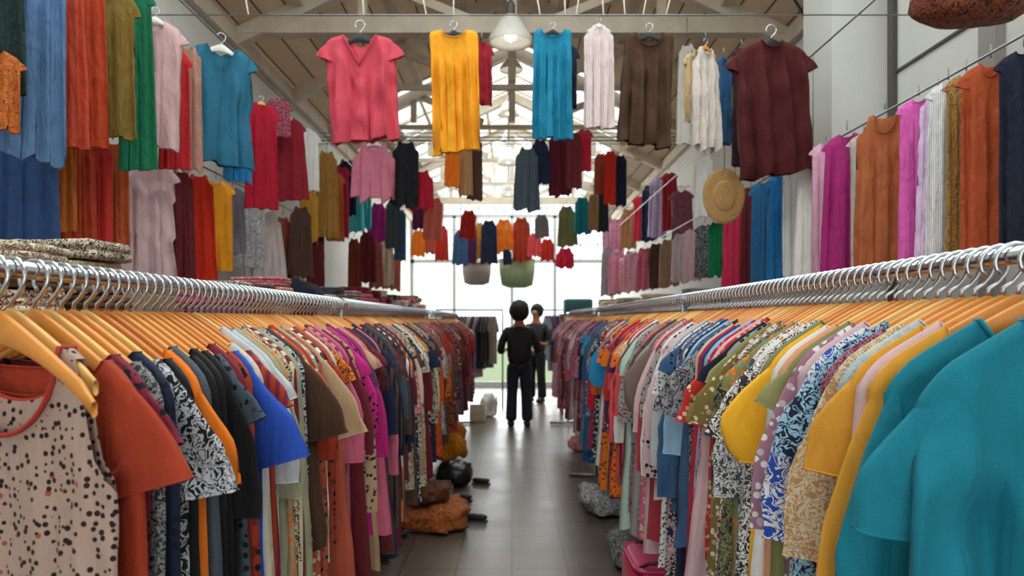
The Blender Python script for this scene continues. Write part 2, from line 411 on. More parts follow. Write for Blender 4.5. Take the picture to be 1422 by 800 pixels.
RIGHT = [
 (1.14, 'mustard', 'plain', None, 'tunic', 1.0, 'long', dict(neck=.1, sl_big=1.1)),
 (1.22, 'mustard', 'plain', None, 'dress', 1.1, 'short', dict(neck=.1)),
 (1.29, 'cream', 'leafy', 'tan', 'blouse', .75, 'three', dict()),
 (1.35, 'lightblue', 'leafy', 'navy', 'dress', 1.05, 'short', dict()),
 (1.41, 'white', 'leafy', 'royal', 'blouse', .8, 'three', dict()),
 (1.46, 'mauve', 'floral', 'white', 'tunic', .9, 'three', dict()),
 (1.53, 'peach', 'plain', None, 'dress', 1.1, None, dict()),
 (1.60, 'yellow', 'plain', None, 'dress', 1.1, 'balloon', dict(neck=.1, sl_big=.8)),
 (1.68, 'white', 'leafy', 'charcoal', 'blouse', .75, 'flare', dict()),
 (1.75, 'white', 'leafy', 'slate', 'shirt', .7, 'three', dict()),
 (1.82, 'khaki', 'leafy', 'charcoal', 'dress', 1.1, 'short', dict()),
 (1.90, 'olive', 'floral', 'cream', 'dress', 1.0, 'ruffle', dict()),
 (1.97, 'grey', 'floral', 'black', 'dress', 1.1, None, dict()),
 (2.04, 'red', 'floral', 'cream', 'blouse', .8, 'ruffle', dict(sl_big=1.1)),
 (2.11, 'crimson', 'floral', 'pink', 'dress', 1.1, None, dict()),
 (2.20, 'navy', 'plain', None, 'dress', 1.15, None, dict(), '#20406e'),
 (2.29, 'navy', 'leafy', 'grey', 'blouse', .65, 'flare', dict(sl_big=1.1)),
 (2.38, 'lightblue', 'plain', None, 'shirt', .9, 'three', dict()),
 (2.48, 'denim', 'plain', None, 'shirt', .8, 'long', dict()),
 (2.60, 'white', 'dots', 'slate', 'dress', 1.02, 'short', dict()),
 (2.70, 'blush', 'plain', None, 'blouse', .8, 'three', dict()),
 (2.80, 'white', 'plain', None, 'shirt', .8, 'long', dict()),
 (2.92, 'red', 'plain', None, 'dress', 1.0, 'long', dict(), '#b23c46'),
 (3.05, 'taupe', 'plain', None, 'blouse', .8, 'balloon', dict(sl_big=1.1)),
 (3.18, 'brown', 'plain', None, 'dress', 1.05, 'short', dict()),
 (3.30, 'mauve', 'floral', 'brown', 'dress', 1.05, None, dict()),
 (3.45, 'mint', 'plain', None, 'dress', 1.12, 'short', dict()),
 (3.60, 'white', 'plain', None, 'shirt', .7, 'long', dict()),
 (3.78, 'coral', 'plain', None, 'dress', .98, 'long', dict()),
 (3.96, 'red', 'plain', None, 'tunic', .85, 'three', dict()),
 (4.15, 'orange', 'plain', None, 'dress', 1.1, 'short', dict()),
 (4.35, 'amber', 'plain', None, 'dress', 1.12, None, dict()),
 (4.50, 'blue', 'plain', None, 'tunic', .6, 'balloon', dict(sl_big=1.2)),
 (4.9, 'crimson', 'plain', None, 'dress', 1.0, 'long', dict()),
 (5.3, 'blue', 'plain', None, 'dress', 1.15, 'three', dict(), '#1f5f95'),
]
FILL_L = [(1.7, ['black', 'navy', 'burgundy', 'slate', 'rust', 'plum']), (2.5, ['silver', 'sage', 'chocolate', 'rust', 'terracotta', 'beige', 'burgundy']),
          (3.1, ['rose', 'magenta', 'plum', 'terracotta', 'beige', 'maroon']), (4.0, ['navy', 'slate', 'brown', 'maroon', 'navy', 'rose']),
          (5.3, ['cream', 'khaki', 'brown', 'navy', 'beige', 'taupe', 'maroon']), (99, ['rust', 'burgundy', 'maroon', 'red', 'brown', 'mauve', 'terracotta', 'taupe', 'crimson'])]
FILL_R = [(1.5, ['mauve', 'lightblue', 'tan', 'peach', 'blush']), (2.0, ['white', 'silver', 'khaki', 'grey', 'lightblue', 'white']),
          (2.6, ['navy', 'denim', 'crimson', 'lightblue', 'brown', 'blush']), (3.0, ['white', 'blush', 'grey', 'rose', 'silver']), (3.5, ['brown', 'taupe', 'mauve', 'rose', 'grey']),
          (4.7, ['coral', 'crimson', 'red', 'orange', 'plum', 'white']), (5.8, ['denim', 'navy', 'purple', 'crimson', 'blue', 'teal']), (99, ['rose', 'blush', 'mauve', 'beige', 'burgundy', 'lilac', 'grey', 'pink', 'taupe'])]

def stepf(z): return .036 if z < 2.6 else (.047 if z < 4.2 else (.07 if z < 6.5 else .1))
def rack_row(side, spec, fill, Lx, Hz, yaw0, z0, z1, first_landmark):
    rackname = 'left rack' if side < 0 else 'right rack'
    used = []; z = z0; slots = []
    ex = sorted(spec, key=lambda e: e[0]); k = 0
    while z < z1:
        step = stepf(z)
        if any(abs(z - p) < .018 + step * .42 for p in (3.36, 6.8)): z = z + .02 + step * .5
        e = None
        if k < len(ex) and ex[k][0] <= z + step * .5: e = ex[k]; z = max(z, e[0] - step * .3); k += 1
        for p in (3.36, 6.8):                                      # keep clear of the rack posts
            if abs(z - p) < .02 + step * .5: z = p + .021 + step * .5
        slots.append((z, e))
        z += step
    land, cnt = first_landmark, 0; prevfill = None
    for i, (z, e) in enumerate(slots):
        rnd = random.Random(int(z * 1000) * 7 + (3 if side < 0 else 5))
        step = stepf(z)
        yaw = yaw0(z) + rnd.uniform(-.002, .002)
        tm = step * .375
        hexc = None
        if e:
            _, col, pat, c2, kind, ln, sl, op = e[:8]; op = dict(op)
            if len(e) > 8: hexc = e[8]
        else:
            cols = next(c for lim, c in fill if z < lim)
            col = rnd.choice([c for c in cols if c != prevfill]); prevfill = col
            pat = rnd.choice(['plain', 'plain', 'floral', 'leafy', 'plain', 'striped', 'floral'] if z < 5 else ['plain', 'floral', 'leafy', 'floral', 'plain'])
            c2 = None if pat == 'plain' else rnd.choice(['black', 'white', 'cream', 'brown', 'burgundy', 'orange', 'navy'])
            if c2 == col: c2 = 'cream'
            kind = rnd.choice(['blouse', 'tunic', 'dress', 'shirt', 'dress'])
            sl = rnd.choice([None, 'short', 'three', 'cap', 'long', 'short']) if z > 2.6 else rnd.choice([None, None, 'cap'])
            ln = rnd.uniform(.72, .95) if kind != 'dress' else rnd.uniform(.95, 1.18)
            op = dict(sl_big=rnd.uniform(.75, 1.15))
        loc = (Lx, z, Hz)
        detail = 2 if z < 2.6 else (1 if z < 5.0 else 0)
        neck = op.pop('neck', rnd.uniform(.07, .11) if (side > 0 or z > 1.8) else rnd.uniform(.12, .165))
        desc = describe(col, pat, c2, kind, sl)
        cnt += 1
        if e and (cnt >= 4 or z < 2) and (col, pat, kind) not in used and cnt > 1 or cnt >= 15:
            label = '%s on the %s, %s beyond the %s' % (desc, rackname, ordinal(cnt), land)
            if (col, pat, kind) in used or not e:
                pass
            new = '%s %s' % (SAY.get(col, col) + ('' if pat == 'plain' else ' ' + {'floral': 'floral', 'leafy': 'leaf-print', 'dots': 'dotted', 'striped': 'striped', 'checked': 'checked'}[pat]), kind.replace('_', ' '))
            while new in used: new = 'next ' + new
            used.append((col, pat, kind)); used.append(new)
            land, cnt = new, 0
        else:
            label = '%s on the %s, %s beyond the %s' % (desc, rackname, ordinal(cnt), land)
        fab = fabric(hexc or col, pat, c2)
        flare = op.pop('flare', rnd.uniform(.12, .38) if kind == 'dress' else rnd.uniform(.0, .2))
        garment(kind, label, 'garments hanging on the ' + rackname, loc, yaw, fab, ln, sl, seed=i * 13 + (1 if side < 0 else 2), detail=detail, tmax=tm,
                neck=neck, fdepth=rnd.choice([.03, .06, .09]), flare=flare, fold=rnd.uniform(.004, .008), freq=rnd.uniform(2, 4), t1=tm * .6,
                cat='dress' if kind == 'dress' else ('shirt' if kind != 'tunic' else 'tunic'), **op)
        hl = 'wooden hanger holding the %s, %s' % (desc, rackname)
        hl = 'hanger of %s on the %s%s' % (desc.replace('-sleeved', '-sleeve'), rackname, label.split(rackname)[1])
        if len(hl.split()) > 16: hl = hl.replace(' on the ' + rackname, ', ' + rackname).replace('hanger of', 'hanger:')
        if len(hl.split()) > 16: hl = hl.replace('amber yellow', 'amber').replace('pale cyan', 'cyan').replace('hanger: ', 'hanger, ')
        hanger(loc, (0, 0, yaw), hl, 'wooden hangers on the ' + rackname, rnd.choice(['honey', 'honey', 'pale', 'dark']), far=z > 5, short=sl is not None)

YL = lambda z: math.radians(-12 * math.exp(-(z - 1.1) / 1.2) - 4)       # the aisle end of a left hanger swings towards the camera
YR = lambda z: math.radians(-16 - 4 * sin(z * 1.7))                   # the aisle end of a right hanger swings away
LXR, LZR, RXR, RZR = -.80, 1.562, .80, 1.583

# the two chrome racks
def clothes_rack(lx, hz, label):
    t = thing('clothes_rack', label, 'clothes rack', (lx, 0, 0))
    mesh('rail', tube([(0, y, hz) for y in (.35, 2, 4, 6, 8, 10.4)], .0145, 16), CHROME, t)
    for y in (.4, 3.36, 6.8, 10.3):
        mesh('post', tube([(0, y, .03), (0, y, hz - .015)], .011, 10), STEEL, t)
        mesh('foot', tube([(-.26, y, .02), (.26, y, .02)], .016, 10), STEEL, t)
clothes_rack(LXR, LZR, 'long chrome clothes rack of packed hangers on the left of the aisle')
clothes_rack(RXR, RZR, 'long chrome clothes rack of packed hangers on the right of the aisle')
rack_row(-1, LEFT, FILL_L, LXR, LZR, YL, 1.205, 10.2, 'polka-dot sundress')
rack_row(1, RIGHT, FILL_R, RXR, RZR, YR, 1.14, 9.8, 'teal blouse')

# the front pieces
garment('sundress', 'pink polka-dot sundress with red-piped scoop neck, first on the left rack', None, (LXR, 1.15, LZR), math.radians(-17), fabric('#b3988a', 'dots', '#241a1c'),
        1.0, None, seed=5, neck=.115, fdepth=.14, bdepth=.09, strap=.035, armcut=.13, flare=.06, fold=.011, freq=4.5, t1=.018, tmax=.022, nx=34, nz=22,
        neck_mat=fabric('#b23a30'), cat='dress', hw=.212)
hanger((LXR, 1.15, LZR), (0, 0, math.radians(-17)), 'pale wooden hanger holding the polka-dot sundress, left rack', 'wooden hangers on the left rack', 'pale')
hanger((LXR, 1.112, LZR), (0, 0, math.radians(-17)), 'bare honey-coloured hanger just before the polka-dot sundress', 'wooden hangers on the left rack', 'honey', short=False)
garment('blouse', 'large teal blouse with flared sleeve, first on the right rack', None, (RXR, .985, RZR), math.radians(-19), fabric('#157c90'),
        1.0, 'short', seed=9, neck=.085, fdepth=.05, flare=.06, fold=.042, freq=2.9, t1=.034, tmax=.06, nx=40, nz=24, cat='shirt', sl_big=1.3, hw=.222)
hanger((RXR, .985, RZR), (0, 0, math.radians(-19)), 'wooden hanger holding the large teal blouse, right rack', 'wooden hangers on the right rack', 'dark')
garment('blouse', 'long-sleeved teal blouse close behind the large teal one, right rack', None, (RXR, 1.085, RZR), math.radians(-19), fabric('#157c90'),
        .98, 'long', seed=19, neck=.085, fdepth=.05, flare=.02, fold=.008, freq=3, t1=.012, tmax=.022, cat='shirt', sl_big=1.0)
hanger((RXR, 1.085, RZR), (0, 0, math.radians(-19)), 'wooden hanger holding the long-sleeved teal blouse, right rack', 'wooden hangers on the right rack', 'honey')

# ------------------------------------------------------------------ hanging garments above the racks
def high_wire(name, label, a, b, r=.004, m=STEEL, cat='wire'):
    o = mesh(name, tube([a, b], r, 6), m); tag(o, label, cat); return o

def strands(y, h, which, n=3, gap=.13):
    for q in range(n):
        high_wire('hanging_wire', '%s strand of the %s wire line across the hall' % (['front', 'middle', 'rear'][q], which), (-2.22, y + q * gap, h), (2.22, y + q * gap, h))
def hung(x0, x1, ytop, ybot, z, col, pat='plain', c2=None, kind='tee_shirt', sl='short', yaw=0, where='', hk=None, det=2, name=None, neck=.07, **kw):
    """a garment hanging at depth z that fills the photo pixels x0-x1, ytop-ybot"""
    P = px((x0 + x1) / 2, ytop, z); W = (x1 - x0) / FX * z; H = (ybot - ytop) / FX * z
    if sl is None and kind != 'cloth' and 'strap' not in kw: kw.update(strap=.04, armcut=.11, hemwave=.03); neck = .085; kw.setdefault('fdepth', .09); kw.setdefault('drop', .07)
    kw.setdefault('flare', {'dress': .22, 'tunic': .15, 'tee_shirt': .04, 'cloth': .02}.get(kind, .1)); kw.setdefault('skew', R.uniform(-.04, .04)); kw.setdefault('drop', .1)
    ext = {None: .216, 'short': .30, 'flare': .33, 'cap': .27, 'long': .31, 'three': .31, 'ruffle': .31, 'balloon': .33}[sl]
    hw = kw.pop('hw', .216)
    ext = max(ext, .216 * (1 + kw['flare']) * .95)
    s = W / 2 / (ext * max(.35, abs(cos(yaw)))); s = min(1.25, max(.3, s)) if not kw.pop('free', False) else s
    loc = Vector((P.x, P.y, P.z - (APEX * s)))
    kw.setdefault('tmax', .075); kw.setdefault('fold', .040); kw.setdefault('freq', 2.2 + 1.6 * R.random()); kw.setdefault('t1', .035); kw.setdefault('nopen', .02); kw.setdefault('bdepth', .035); kw.setdefault('nx', 26 if det else 14)
    desc = describe(col, pat, c2, kind, sl) if kind != 'cloth' else SAY.get(col, col)
    g = garment(name or kind, (kw.pop('label', None) or (desc + ' ' + where)).strip(), kw.pop('group', 'garments hanging overhead'), loc, yaw, fabric(kw.pop('hexc', None) or col, pat, c2), H / s - APEX, sl,
                seed=int(x0 * 7 + ytop), detail=max(1, det), neck=neck, scale=s, cat=kw.pop('cat', 'shirt' if kind != 'dress' else 'dress'), **kw)
    ups = [h for h in WIREZ if P.z - .02 < h < P.z + 1.0]
    up = (min(ups) if ups else P.z + .2) - loc.z
    if hk: mesh('hanging_loop', tube([(.0015 + .0072 * cos(q * pi / 5), .0072 * sin(q * pi / 5), -.0545) for q in range(10)], .0009, 5, closed=True), PLASTW, g)
    else: mesh('hanging_cord', tube([(0, 0, APEX * .8), (0, 0, max(.03, up) / s)], .003 / s, 5), STEEL, g)
    if hk:
        hl = '%s hanger of the %s' % ({'white': 'white', 'black': 'black', 'honey': 'wooden', 'pale': 'wooden'}[hk], g['label'])
        if len(hl.split()) > 16: hl = hl.replace(' of the ', ': ', 1)
        h = hanger(loc, (0, 0, yaw), hl,
                   'hangers of the overhead garments', hk, scale=(s, s, s))
        if up / s > .03: mesh('cord', tube([(0, 0, .0225), (0, 0, up / s)], .0025 / s, 5), STEEL, h)
    return g, loc

# wires across the hall
WIREZ = [3.12, 2.45, 2.44, 3.0]
W1 = px(0, 42, 4.02).z + .085
WIREZ.append(W1); high_wire('hanging_wire', 'thin steel wire across the hall carrying the large front tops', (-2.22, 4.02, W1), (2.22, 4.02, W1))
rows = []
g1 = dict(group=None)
hung(440, 560, 45, 196, 4.02, 'coral', kind='tee_shirt', sl='cap', where='high above the aisle, left of the amber cloth', hk='black', hexc='#cf4a5b', vneck=True, fdepth=.19, neck=.105, bdepth=.07, drop=.05, flare=.02)
hung(596, 664, 41, 211, 4.02, 'amber', kind='cloth', sl=None, label='amber yellow pleated top hanging high over the aisle middle', name='pleated_top', hk='black', strap=.10, neck=.11, drop=.02, armcut=.01, fdepth=.07, bdepth=.06, fold=.045, freq=5, tmax=.07, nx=36, cat='shirt')
hung(652, 686, 56, 145, 4.25, 'crimson', kind='tee_shirt', sl='short', where='half hidden behind the amber pleated top', yaw=.6, drop=.06, hexc='#a01c30')
hung(741, 794, 40, 193, 4.02, 'teal', kind='cloth', sl=None, label='turquoise blue pleated top beside the big pendant lamp', name='pleated_top', hk='black', strap=.06, neck=.13, drop=.01, armcut=.02, fdepth=.1, bdepth=.05, fold=.045, freq=4.5, tmax=.07, nx=36, cat='shirt', hexc='#1a84a6')
hung(776, 800, 60, 150, 4.2, 'navy', kind='blouse', sl='short', where='half hidden behind the turquoise pleated top', yaw=.5, drop=.06)
hung(811, 852, 32, 178, 4.02, 'blush', kind='cloth', sl=None, label='cream striped narrow top between the turquoise and dark brown tops', name='pleated_top', hk='white', strap=.05, neck=.05, drop=.13, armcut=.05, fold=.045, freq=3.5, tmax=.07, nx=30, cat='shirt', pat='striped', c2='white')
hung(866, 938, 44, 202, 4.02, 'chocolate', kind='cloth', sl=None, label='dark brown pleated tank top high over the aisle', name='tank_top', hk='black', strap=.07, neck=.12, drop=.02, armcut=.02, fdepth=.13, bdepth=.05, fold=.045, freq=3.6, tmax=.07, nx=36, flare=.12, cat='shirt')
hung(1008, 1134, 52, 243, 4.07, 'maroon', kind='tee_shirt', sl='cap', where='with short sleeves in front of the white pillar', hk='black', hexc='#4c1214', neck=.06, fdepth=.05, drop=.09, flare=.08)
hung(1008, 1052, 66, 232, 4.5, 'plum', kind='blouse', sl='long', where='right behind the large maroon tee shirt', yaw=.5, drop=.08, hexc='#43202c')
hung(958, 1002, 62, 206, 4.1, 'cream', kind='blouse', sl=None, where='beside the blue blouse, high before the ceiling', hk='honey', yaw=.5, drop=.12, hexc='#d9cdc4', neck=.05)
hung(948, 974, 74, 170, 4.4, 'gold', kind='blouse', sl='short', pat='leafy', c2='cream', where='peeping out behind the cream one', yaw=.7)
hung(988, 1022, 78, 200, 4.33, 'denim', kind='blouse', sl='short', where='between the cream blouse and the maroon tee', yaw=.8, hexc='#2d5a86')
W2 = px(0, 200, 6.6).z + .1
WIREZ.append(W2); strands(6.6, W2, 'second')
Z2 = 6.6
for ia, a in enumerate([
 (491, 548, 194, 277, 'pink', 'tee_shirt', None, 'just under the coral tee shirt', 0, 'white'),
 (545, 582, 194, 287, 'black', 'tank_top', None, 'beside the pink tee, high over the aisle', .3, 'white'),
 (568, 602, 234, 292, 'crimson', 'blouse', None, 'beside the black tank top', .3, None),
 (618, 640, 205, 260, 'orange', 'blouse', None, 'under the amber pleated top', .9, None),
 (636, 656, 195, 272, 'tan', 'blouse', None, 'under the amber pleated top', .8, None),
 (650, 670, 190, 278, 'brown', 'blouse', None, 'under the amber pleated top, outermost', .6, None),
 (714, 750, 203, 292, 'slate', 'dress', None, 'just beside the row of pendant lamps', .2, None),
 (738, 762, 192, 256, 'navy', 'blouse', None, 'partly behind the slate dress', .7, None),
 (760, 792, 182, 272, 'burgundy', 'dress', None, 'under the turquoise pleated top', .2, None),
 (786, 808, 182, 262, 'maroon', 'tank_top', None, 'next to the burgundy dress, overhead', .5, None),
 (802, 822, 178, 238, 'crimson', 'tee_shirt', 'short', 'overhead, beyond the burgundy dress', .7, None)]):
    x0, x1, y0, y1, col, kind, sl, where, yw, hk = a
    hung(x0, x1, y0, y1, Z2 + .13 * (ia % 3), col, kind=kind, sl=sl, where=where, yaw=.15, tmax=.05, hk=hk, det=1, hexc={'black': '#22242a', 'pink': '#e58aa0', 'burgundy': '#5f1626'}.get(col), fdepth=.1 if col == 'pink' else .05)
Z3 = 9.0
W3 = px(0, 270, Z3).z + .1
WIREZ.append(W3); strands(Z3, W3, 'third'); strands(7.4, px(0, 205, 7.4).z + .1, 'short middle')
WIREZ.append(px(0, 205, 7.4).z + .1)
k3 = [(484, 504, 268, 322, 'cyan'), (500, 516, 270, 318, 'turquoise'), (512, 538, 280, 336, 'fuchsia'), (536, 556, 276, 345, 'slate'), (548, 564, 290, 362, 'denim'), (572, 590, 280, 318, 'plum'),
      (590, 616, 272, 332, 'salmon'), (640, 662, 290, 332, 'red'), (830, 846, 262, 322, 'charcoal'), (818, 832, 268, 320, 'tan'), (798, 820, 272, 325, 'teal'), (774, 800, 284, 342, 'khaki'), (840, 856, 208, 284, 'scarlet'), (856, 868, 214, 286, 'navy'), (826, 842, 212, 270, 'terracotta'),
      (742, 762, 296, 330, 'grey')]
for i, (x0, x1, y0, y1, col) in enumerate(k3):
    near = 'the navy window-side dress'
    hung(x0, x1, y0, y1, (Z3 if y0 > 250 else 7.4) + .13 * (i % 3), col, kind=['blouse', 'tank_top', 'dress'][i % 3], sl=None, tmax=.05, yaw=.15, det=0,
         where='overhead on the third wire, %s from the wall with piles' % ordinal(i + 1) if y0 > 250 else 'overhead before the third wire')
Z4 = 11.0
W4 = px(0, 296, Z4).z + .09
WIREZ.append(W4); strands(Z4, W4, 'farthest')
k4 = [(572, 590, 318, 356, 'orange'), (588, 604, 322, 352, 'terracotta'), (604, 622, 312, 362, 'red'), (630, 650, 318, 368, 'denim'), (646, 662, 312, 366, 'plum'), (660, 672, 308, 360, 'gold'), (668, 690, 304, 366, 'navy'),
      (688, 712, 302, 350, 'orange'), (712, 736, 300, 362, 'rust'), (734, 752, 322, 356, 'coral'), (750, 770, 330, 362, 'red'), (772, 798, 342, 372, 'crimson'), (700, 708, 345, 368, 'navy')]
for i, (x0, x1, y0, y1, col) in enumerate(k4):
    hung(x0, x1, y0, y1, Z4 + .13 * (i % 3), col, kind=['blouse', 'tee_shirt', 'blouse'][i % 3], sl=None, tmax=.05, yaw=.15, det=0, where='overhead on the farthest wire, %s of thirteen' % ordinal(i + 1))

# strings from the roof to the front wire
for i, (x, xb) in enumerate([(330, 345), (497, 505), (575, 592), (625, 630), (735, 750), (778, 785), (805, 800), (830, 838), (858, 868), (900, 893), (935, 925)]):
    a, b = px(x, -40, 4.25), px(xb, 42, 4.02); b.z = W1
    o = mesh('hanging_string', tube([a, (a + b) / 2 + Vector((.01, 0, 0)), b], .0045, 5), simple('string', '#d8cdb8', .8)); tag(o, 'pale string tying the front wire to the roof, %s from the left' % ordinal(i + 1), 'string', 'strings on the front wire')

# tiers along the left wall
def tier(items, side, Lw, name_rows, det=1):
    for i, it in enumerate(items):
        x0, x1, y0, y1, col, pat, c2, kind, sl, yaw = it[:10]; op = dict(it[10]) if len(it) > 10 else {}
        yaw = -side * .58; op.setdefault('tmax', .055)
        xc = (x0 + x1) / 2; z = Lw * FX / abs(711 - xc) if 'z' not in op else op.pop('z')
        where = op.pop('where', None) or '%s, %s from the camera' % (name_rows, ordinal(min(16, i + 1)))
        hung(x0, x1, y0, y1, z, col, pat, c2, kind, sl, yaw, where=where, det=op.pop('det', det if z > 3.4 else 2), **op)
P = 'plain'
tier([
 (-30, 22, -60, 130, 'green', 'leafy', 'black', 'blouse', None, .6, dict(hexc='#1c3f3a', hk=None)),
 (14, 84, -90, 222, 'denim', P, None, 'dress', None, .5, dict(hexc='#56779f', hk=None, freq=4)),
 (62, 112, -60, 205, 'terracotta', 'floral', 'red', 'dress', 'cap', .8, dict(hexc='#b8482c')),
 (98, 138, -50, 204, 'rust', P, None, 'dress', 'cap', .8, dict(hexc='#b5401f')),
 (118, 186, -22, 190, 'olive', P, None, 'dress', 'short', .45, dict(hk='white', vneck=True, fdepth=.14, hexc='#7b6228')),
 (166, 208, -24, 236, 'green', P, None, 'dress', 'short', .7, dict(hexc='#0f6b48')),
 (180, 252, 22, 203, 'blush', P, None, 'tunic', 'cap', .35, dict(hk='white', fdepth=.12, hexc='#caa5a3')),
 (228, 256, 66, 235, 'crimson', P, None, 'tunic', 'short', .9, dict(hexc='#b81f26')),
 (248, 274, 62, 238, 'cream', 'striped', 'rust', 'tunic', None, .8, dict(hexc='#b0a090')),
 (265, 350, 60, 228, 'teal', P, None, 'tee_shirt', 'cap', .25, dict(hk='white', vneck=True, fdepth=.2, neck=.11, bdepth=.06, hexc='#296a86', drop=.06, tiers=2)),
 (316, 346, 180, 252, 'blue', P, None, 'blouse', None, .3, dict(z=4.5, where='showing under the teal tee on the upper left')),
 (340, 386, 140, 290, 'crimson', P, None, 'dress', 'short', .5, dict(hk='pale', hexc='#b0142e')),
 (372, 404, 134, 190, 'burgundy', 'floral', 'pink', 'blouse', 'short', .6, dict()),
 (378, 422, 160, 278, 'burgundy', P, None, 'dress', 'cap', .6, dict(hk='pale', hexc='#8c1a2a')),
 (412, 444, 178, 264, 'white', P, None, 'tee_shirt', 'short', .5, dict(hk='white')),
 (440, 468, 208, 330, 'gold', 'leafy', 'brown', 'dress', None, .5, dict()),
], -1, 1.7, 'on the upper left wall wire')
tier([
 (-26, 22, 60, 330, 'charcoal', 'leafy', 'brown', 'dress', None, .7, dict(z=3.2)),
 (-22, 12, 66, 180, 'orange', 'leafy', 'brown', 'blouse', 'cap', .8, dict(z=2.32)),
 (6, 76, 76, 338, 'denim', P, None, 'dress', 'cap', .45, dict(hexc='#2f4d7c', fold=.025)),
 (58, 100, 100, 322, 'ochre', P, None, 'dress', 'short', .6, dict(hexc='#b2601e')),
 (88, 128, 185, 380, 'rust', P, None, 'dress', 'cap', .6, dict(hexc='#a93a1e')),
 (112, 152, 190, 384, 'scarlet', P, None, 'dress', None, .6, dict(hexc='#bf2f28')),
 (140, 174, 195, 356, 'ochre', P, None, 'dress', None, .7, dict(hexc='#b5562a')),
 (168, 240, 218, 392, 'blush', P, None, 'dress', 'cap', .4, dict(tiers=3, hexc='#d2b4b6', nz=24, flare=.12)),
 (236, 266, 235, 396, 'maroon', P, None, 'dress', None, .7, dict()),
 (258, 294, 240, 396, 'red', P, None, 'dress', None, .6, dict(hexc='#cf3018')),
 (278, 322, 248, 376, 'amber', P, None, 'dress', 'cap', .6, dict(hexc='#f0a020')),
 (306, 340, 258, 352, 'grey', P, None, 'blouse', 'short', .7, dict(hexc='#8d8996')),
 (318, 372, 262, 372, 'white', 'leafy', 'slate', 'blouse', 'flare', .6, dict()),
 (344, 390, 288, 392, 'blush', P, None, 'dress', None, .5, dict(hexc='#d9cac6')),
 (384, 402, 300, 388, 'terracotta', 'striped', 'brown', 'dress', None, .8, dict()),
 (398, 420, 300, 386, 'cream', 'striped', 'brown', 'dress', None, .8, dict()),
], -1, 1.95, 'on the lower left wall wire')
tier([
 (404, 432, 285, 384, 'brown', P, None, 'dress', None, .8, dict()), (418, 442, 262, 336, 'gold', P, None, 'tunic', None, .8, dict()),
 (430, 450, 300, 398, 'maroon', P, None, 'dress', None, .8, dict()), (442, 466, 215, 330, 'khaki', P, None, 'tunic', 'cap', .7, dict(hexc='#b58a2e')),
 (452, 478, 238, 335, 'orange', P, None, 'tunic', 'short', .7, dict(hexc='#dd7a45')), (464, 486, 230, 330, 'crimson', P, None, 'dress', 'short', .8, dict(hexc='#c02850')),
 (470, 492, 220, 300, 'navy', P, None, 'blouse', None, .8, dict()), (484, 500, 330, 400, 'rust', 'striped', 'brown', 'dress', None, .7, dict()),
 (500, 520, 320, 392, 'maroon', P, None, 'dress', None, .7, dict()), (514, 532, 332, 400, 'taupe', 'striped', 'rust', 'dress', None, .7, dict()),
 (526, 546, 328, 396, 'brown', 'striped', 'cream', 'dress', None, .7, dict()), (538, 556, 350, 402, 'terracotta', 'striped', 'brown', 'blouse', None, .6, dict()),
], -1, 1.8, 'on the far left wall wire')
# tiers along the right wall
tier([
 (1392, 1452, 66, 350, 'navy', P, None, 'dress', 'cap', -.5, dict(hexc='#161c30')),
 (1340, 1412, 82, 356, 'rust', P, None, 'dress', 'cap', -.5, dict(hexc='#a84a26', fdepth=.14)),
 (1318, 1366, 100, 362, 'gold', 'leafy', 'brown', 'dress', 'cap', -.7, dict(hexc='#c79545', fold=.045, freq=6)),
 (1300, 1334, 112, 366, 'silver', 'striped', 'white', 'dress', 'cap', -.8, dict()),
 (1284, 1322, 126, 370, 'lilac', P, None, 'tunic', None, -.7, dict(hexc='#dcbfe0')),
 (1252, 1300, 134, 374, 'pink', P, None, 'dress', 'cap', -.6, dict(hexc='#d95fb0')),
 (1196, 1262, 154, 380, 'terracotta', P, None, 'tunic', None, -.4, dict(hexc='#a65b35', fdepth=.17, neck=.12)),
 (1184, 1216, 184, 378, 'cream', P, None, 'tee_shirt', 'cap', -.7, dict(hexc='#b8b0a2')),
 (1148, 1204, 182, 392, 'magenta', P, None, 'dress', 'cap', -.7, dict(hexc='#a32670')),
 (1128, 1166, 196, 396, 'pink', P, None, 'dress', 'cap', -.8, dict(hexc='#dba6bc')),
 (1108, 1150, 204, 394, 'white', P, None, 'dress', 'cap', -.8, dict()),
 (1086, 1126, 214, 382, 'white', 'striped', 'silver', 'tunic', 'cap', -.8, dict()),
 (1064, 1104, 240, 392, 'blue', P, None, 'tee_shirt', 'short', -.6, dict(hexc='#2374b0')),
 (1042, 1078, 250, 392, 'denim', P, None, 'tee_shirt', 'short', -.6, dict(hexc='#2f6fa2')),
 (1028, 1056, 258, 398, 'maroon', P, None, 'dress', 'cap', -.6, dict()),
 (1006, 1036, 262, 398, 'crimson', P, None, 'dress', 'cap', -.6, dict(hexc='#d6325a')),
], 1, 1.72, 'on the right wall wire')
tier([
 (984, 1008, 306, 384, 'green', P, None, 'blouse', None, -.7, dict()), (966, 992, 310, 386, 'navy', 'floral', 'white', 'blouse', 'cap', -.7, dict()),
 (950, 974, 316, 390, 'blush', P, None, 'blouse', 'cap', -.8, dict()), (934, 956, 322, 392, 'mauve', 'striped', 'white', 'blouse', None, -.8, dict()),
 (916, 940, 330, 398, 'beige', 'striped', 'brown', 'dress', None, -.8, dict()), (900, 922, 336, 400, 'brown', P, None, 'dress', None, -.8, dict()),
 (884, 906, 342, 402, 'rose', P, None, 'blouse', None, -.8, dict()), (866, 888, 346, 405, 'taupe', 'leafy', 'pink', 'blouse', None, -.8, dict()),
 (846, 870, 346, 408, 'burgundy', 'leafy', 'pink', 'blouse', None, -.8, dict()), (836, 854, 342, 410, 'plum', 'leafy', 'grey', 'blouse', None, -.8, dict()),
], 1, 1.75, 'on the low far right wire', 0)
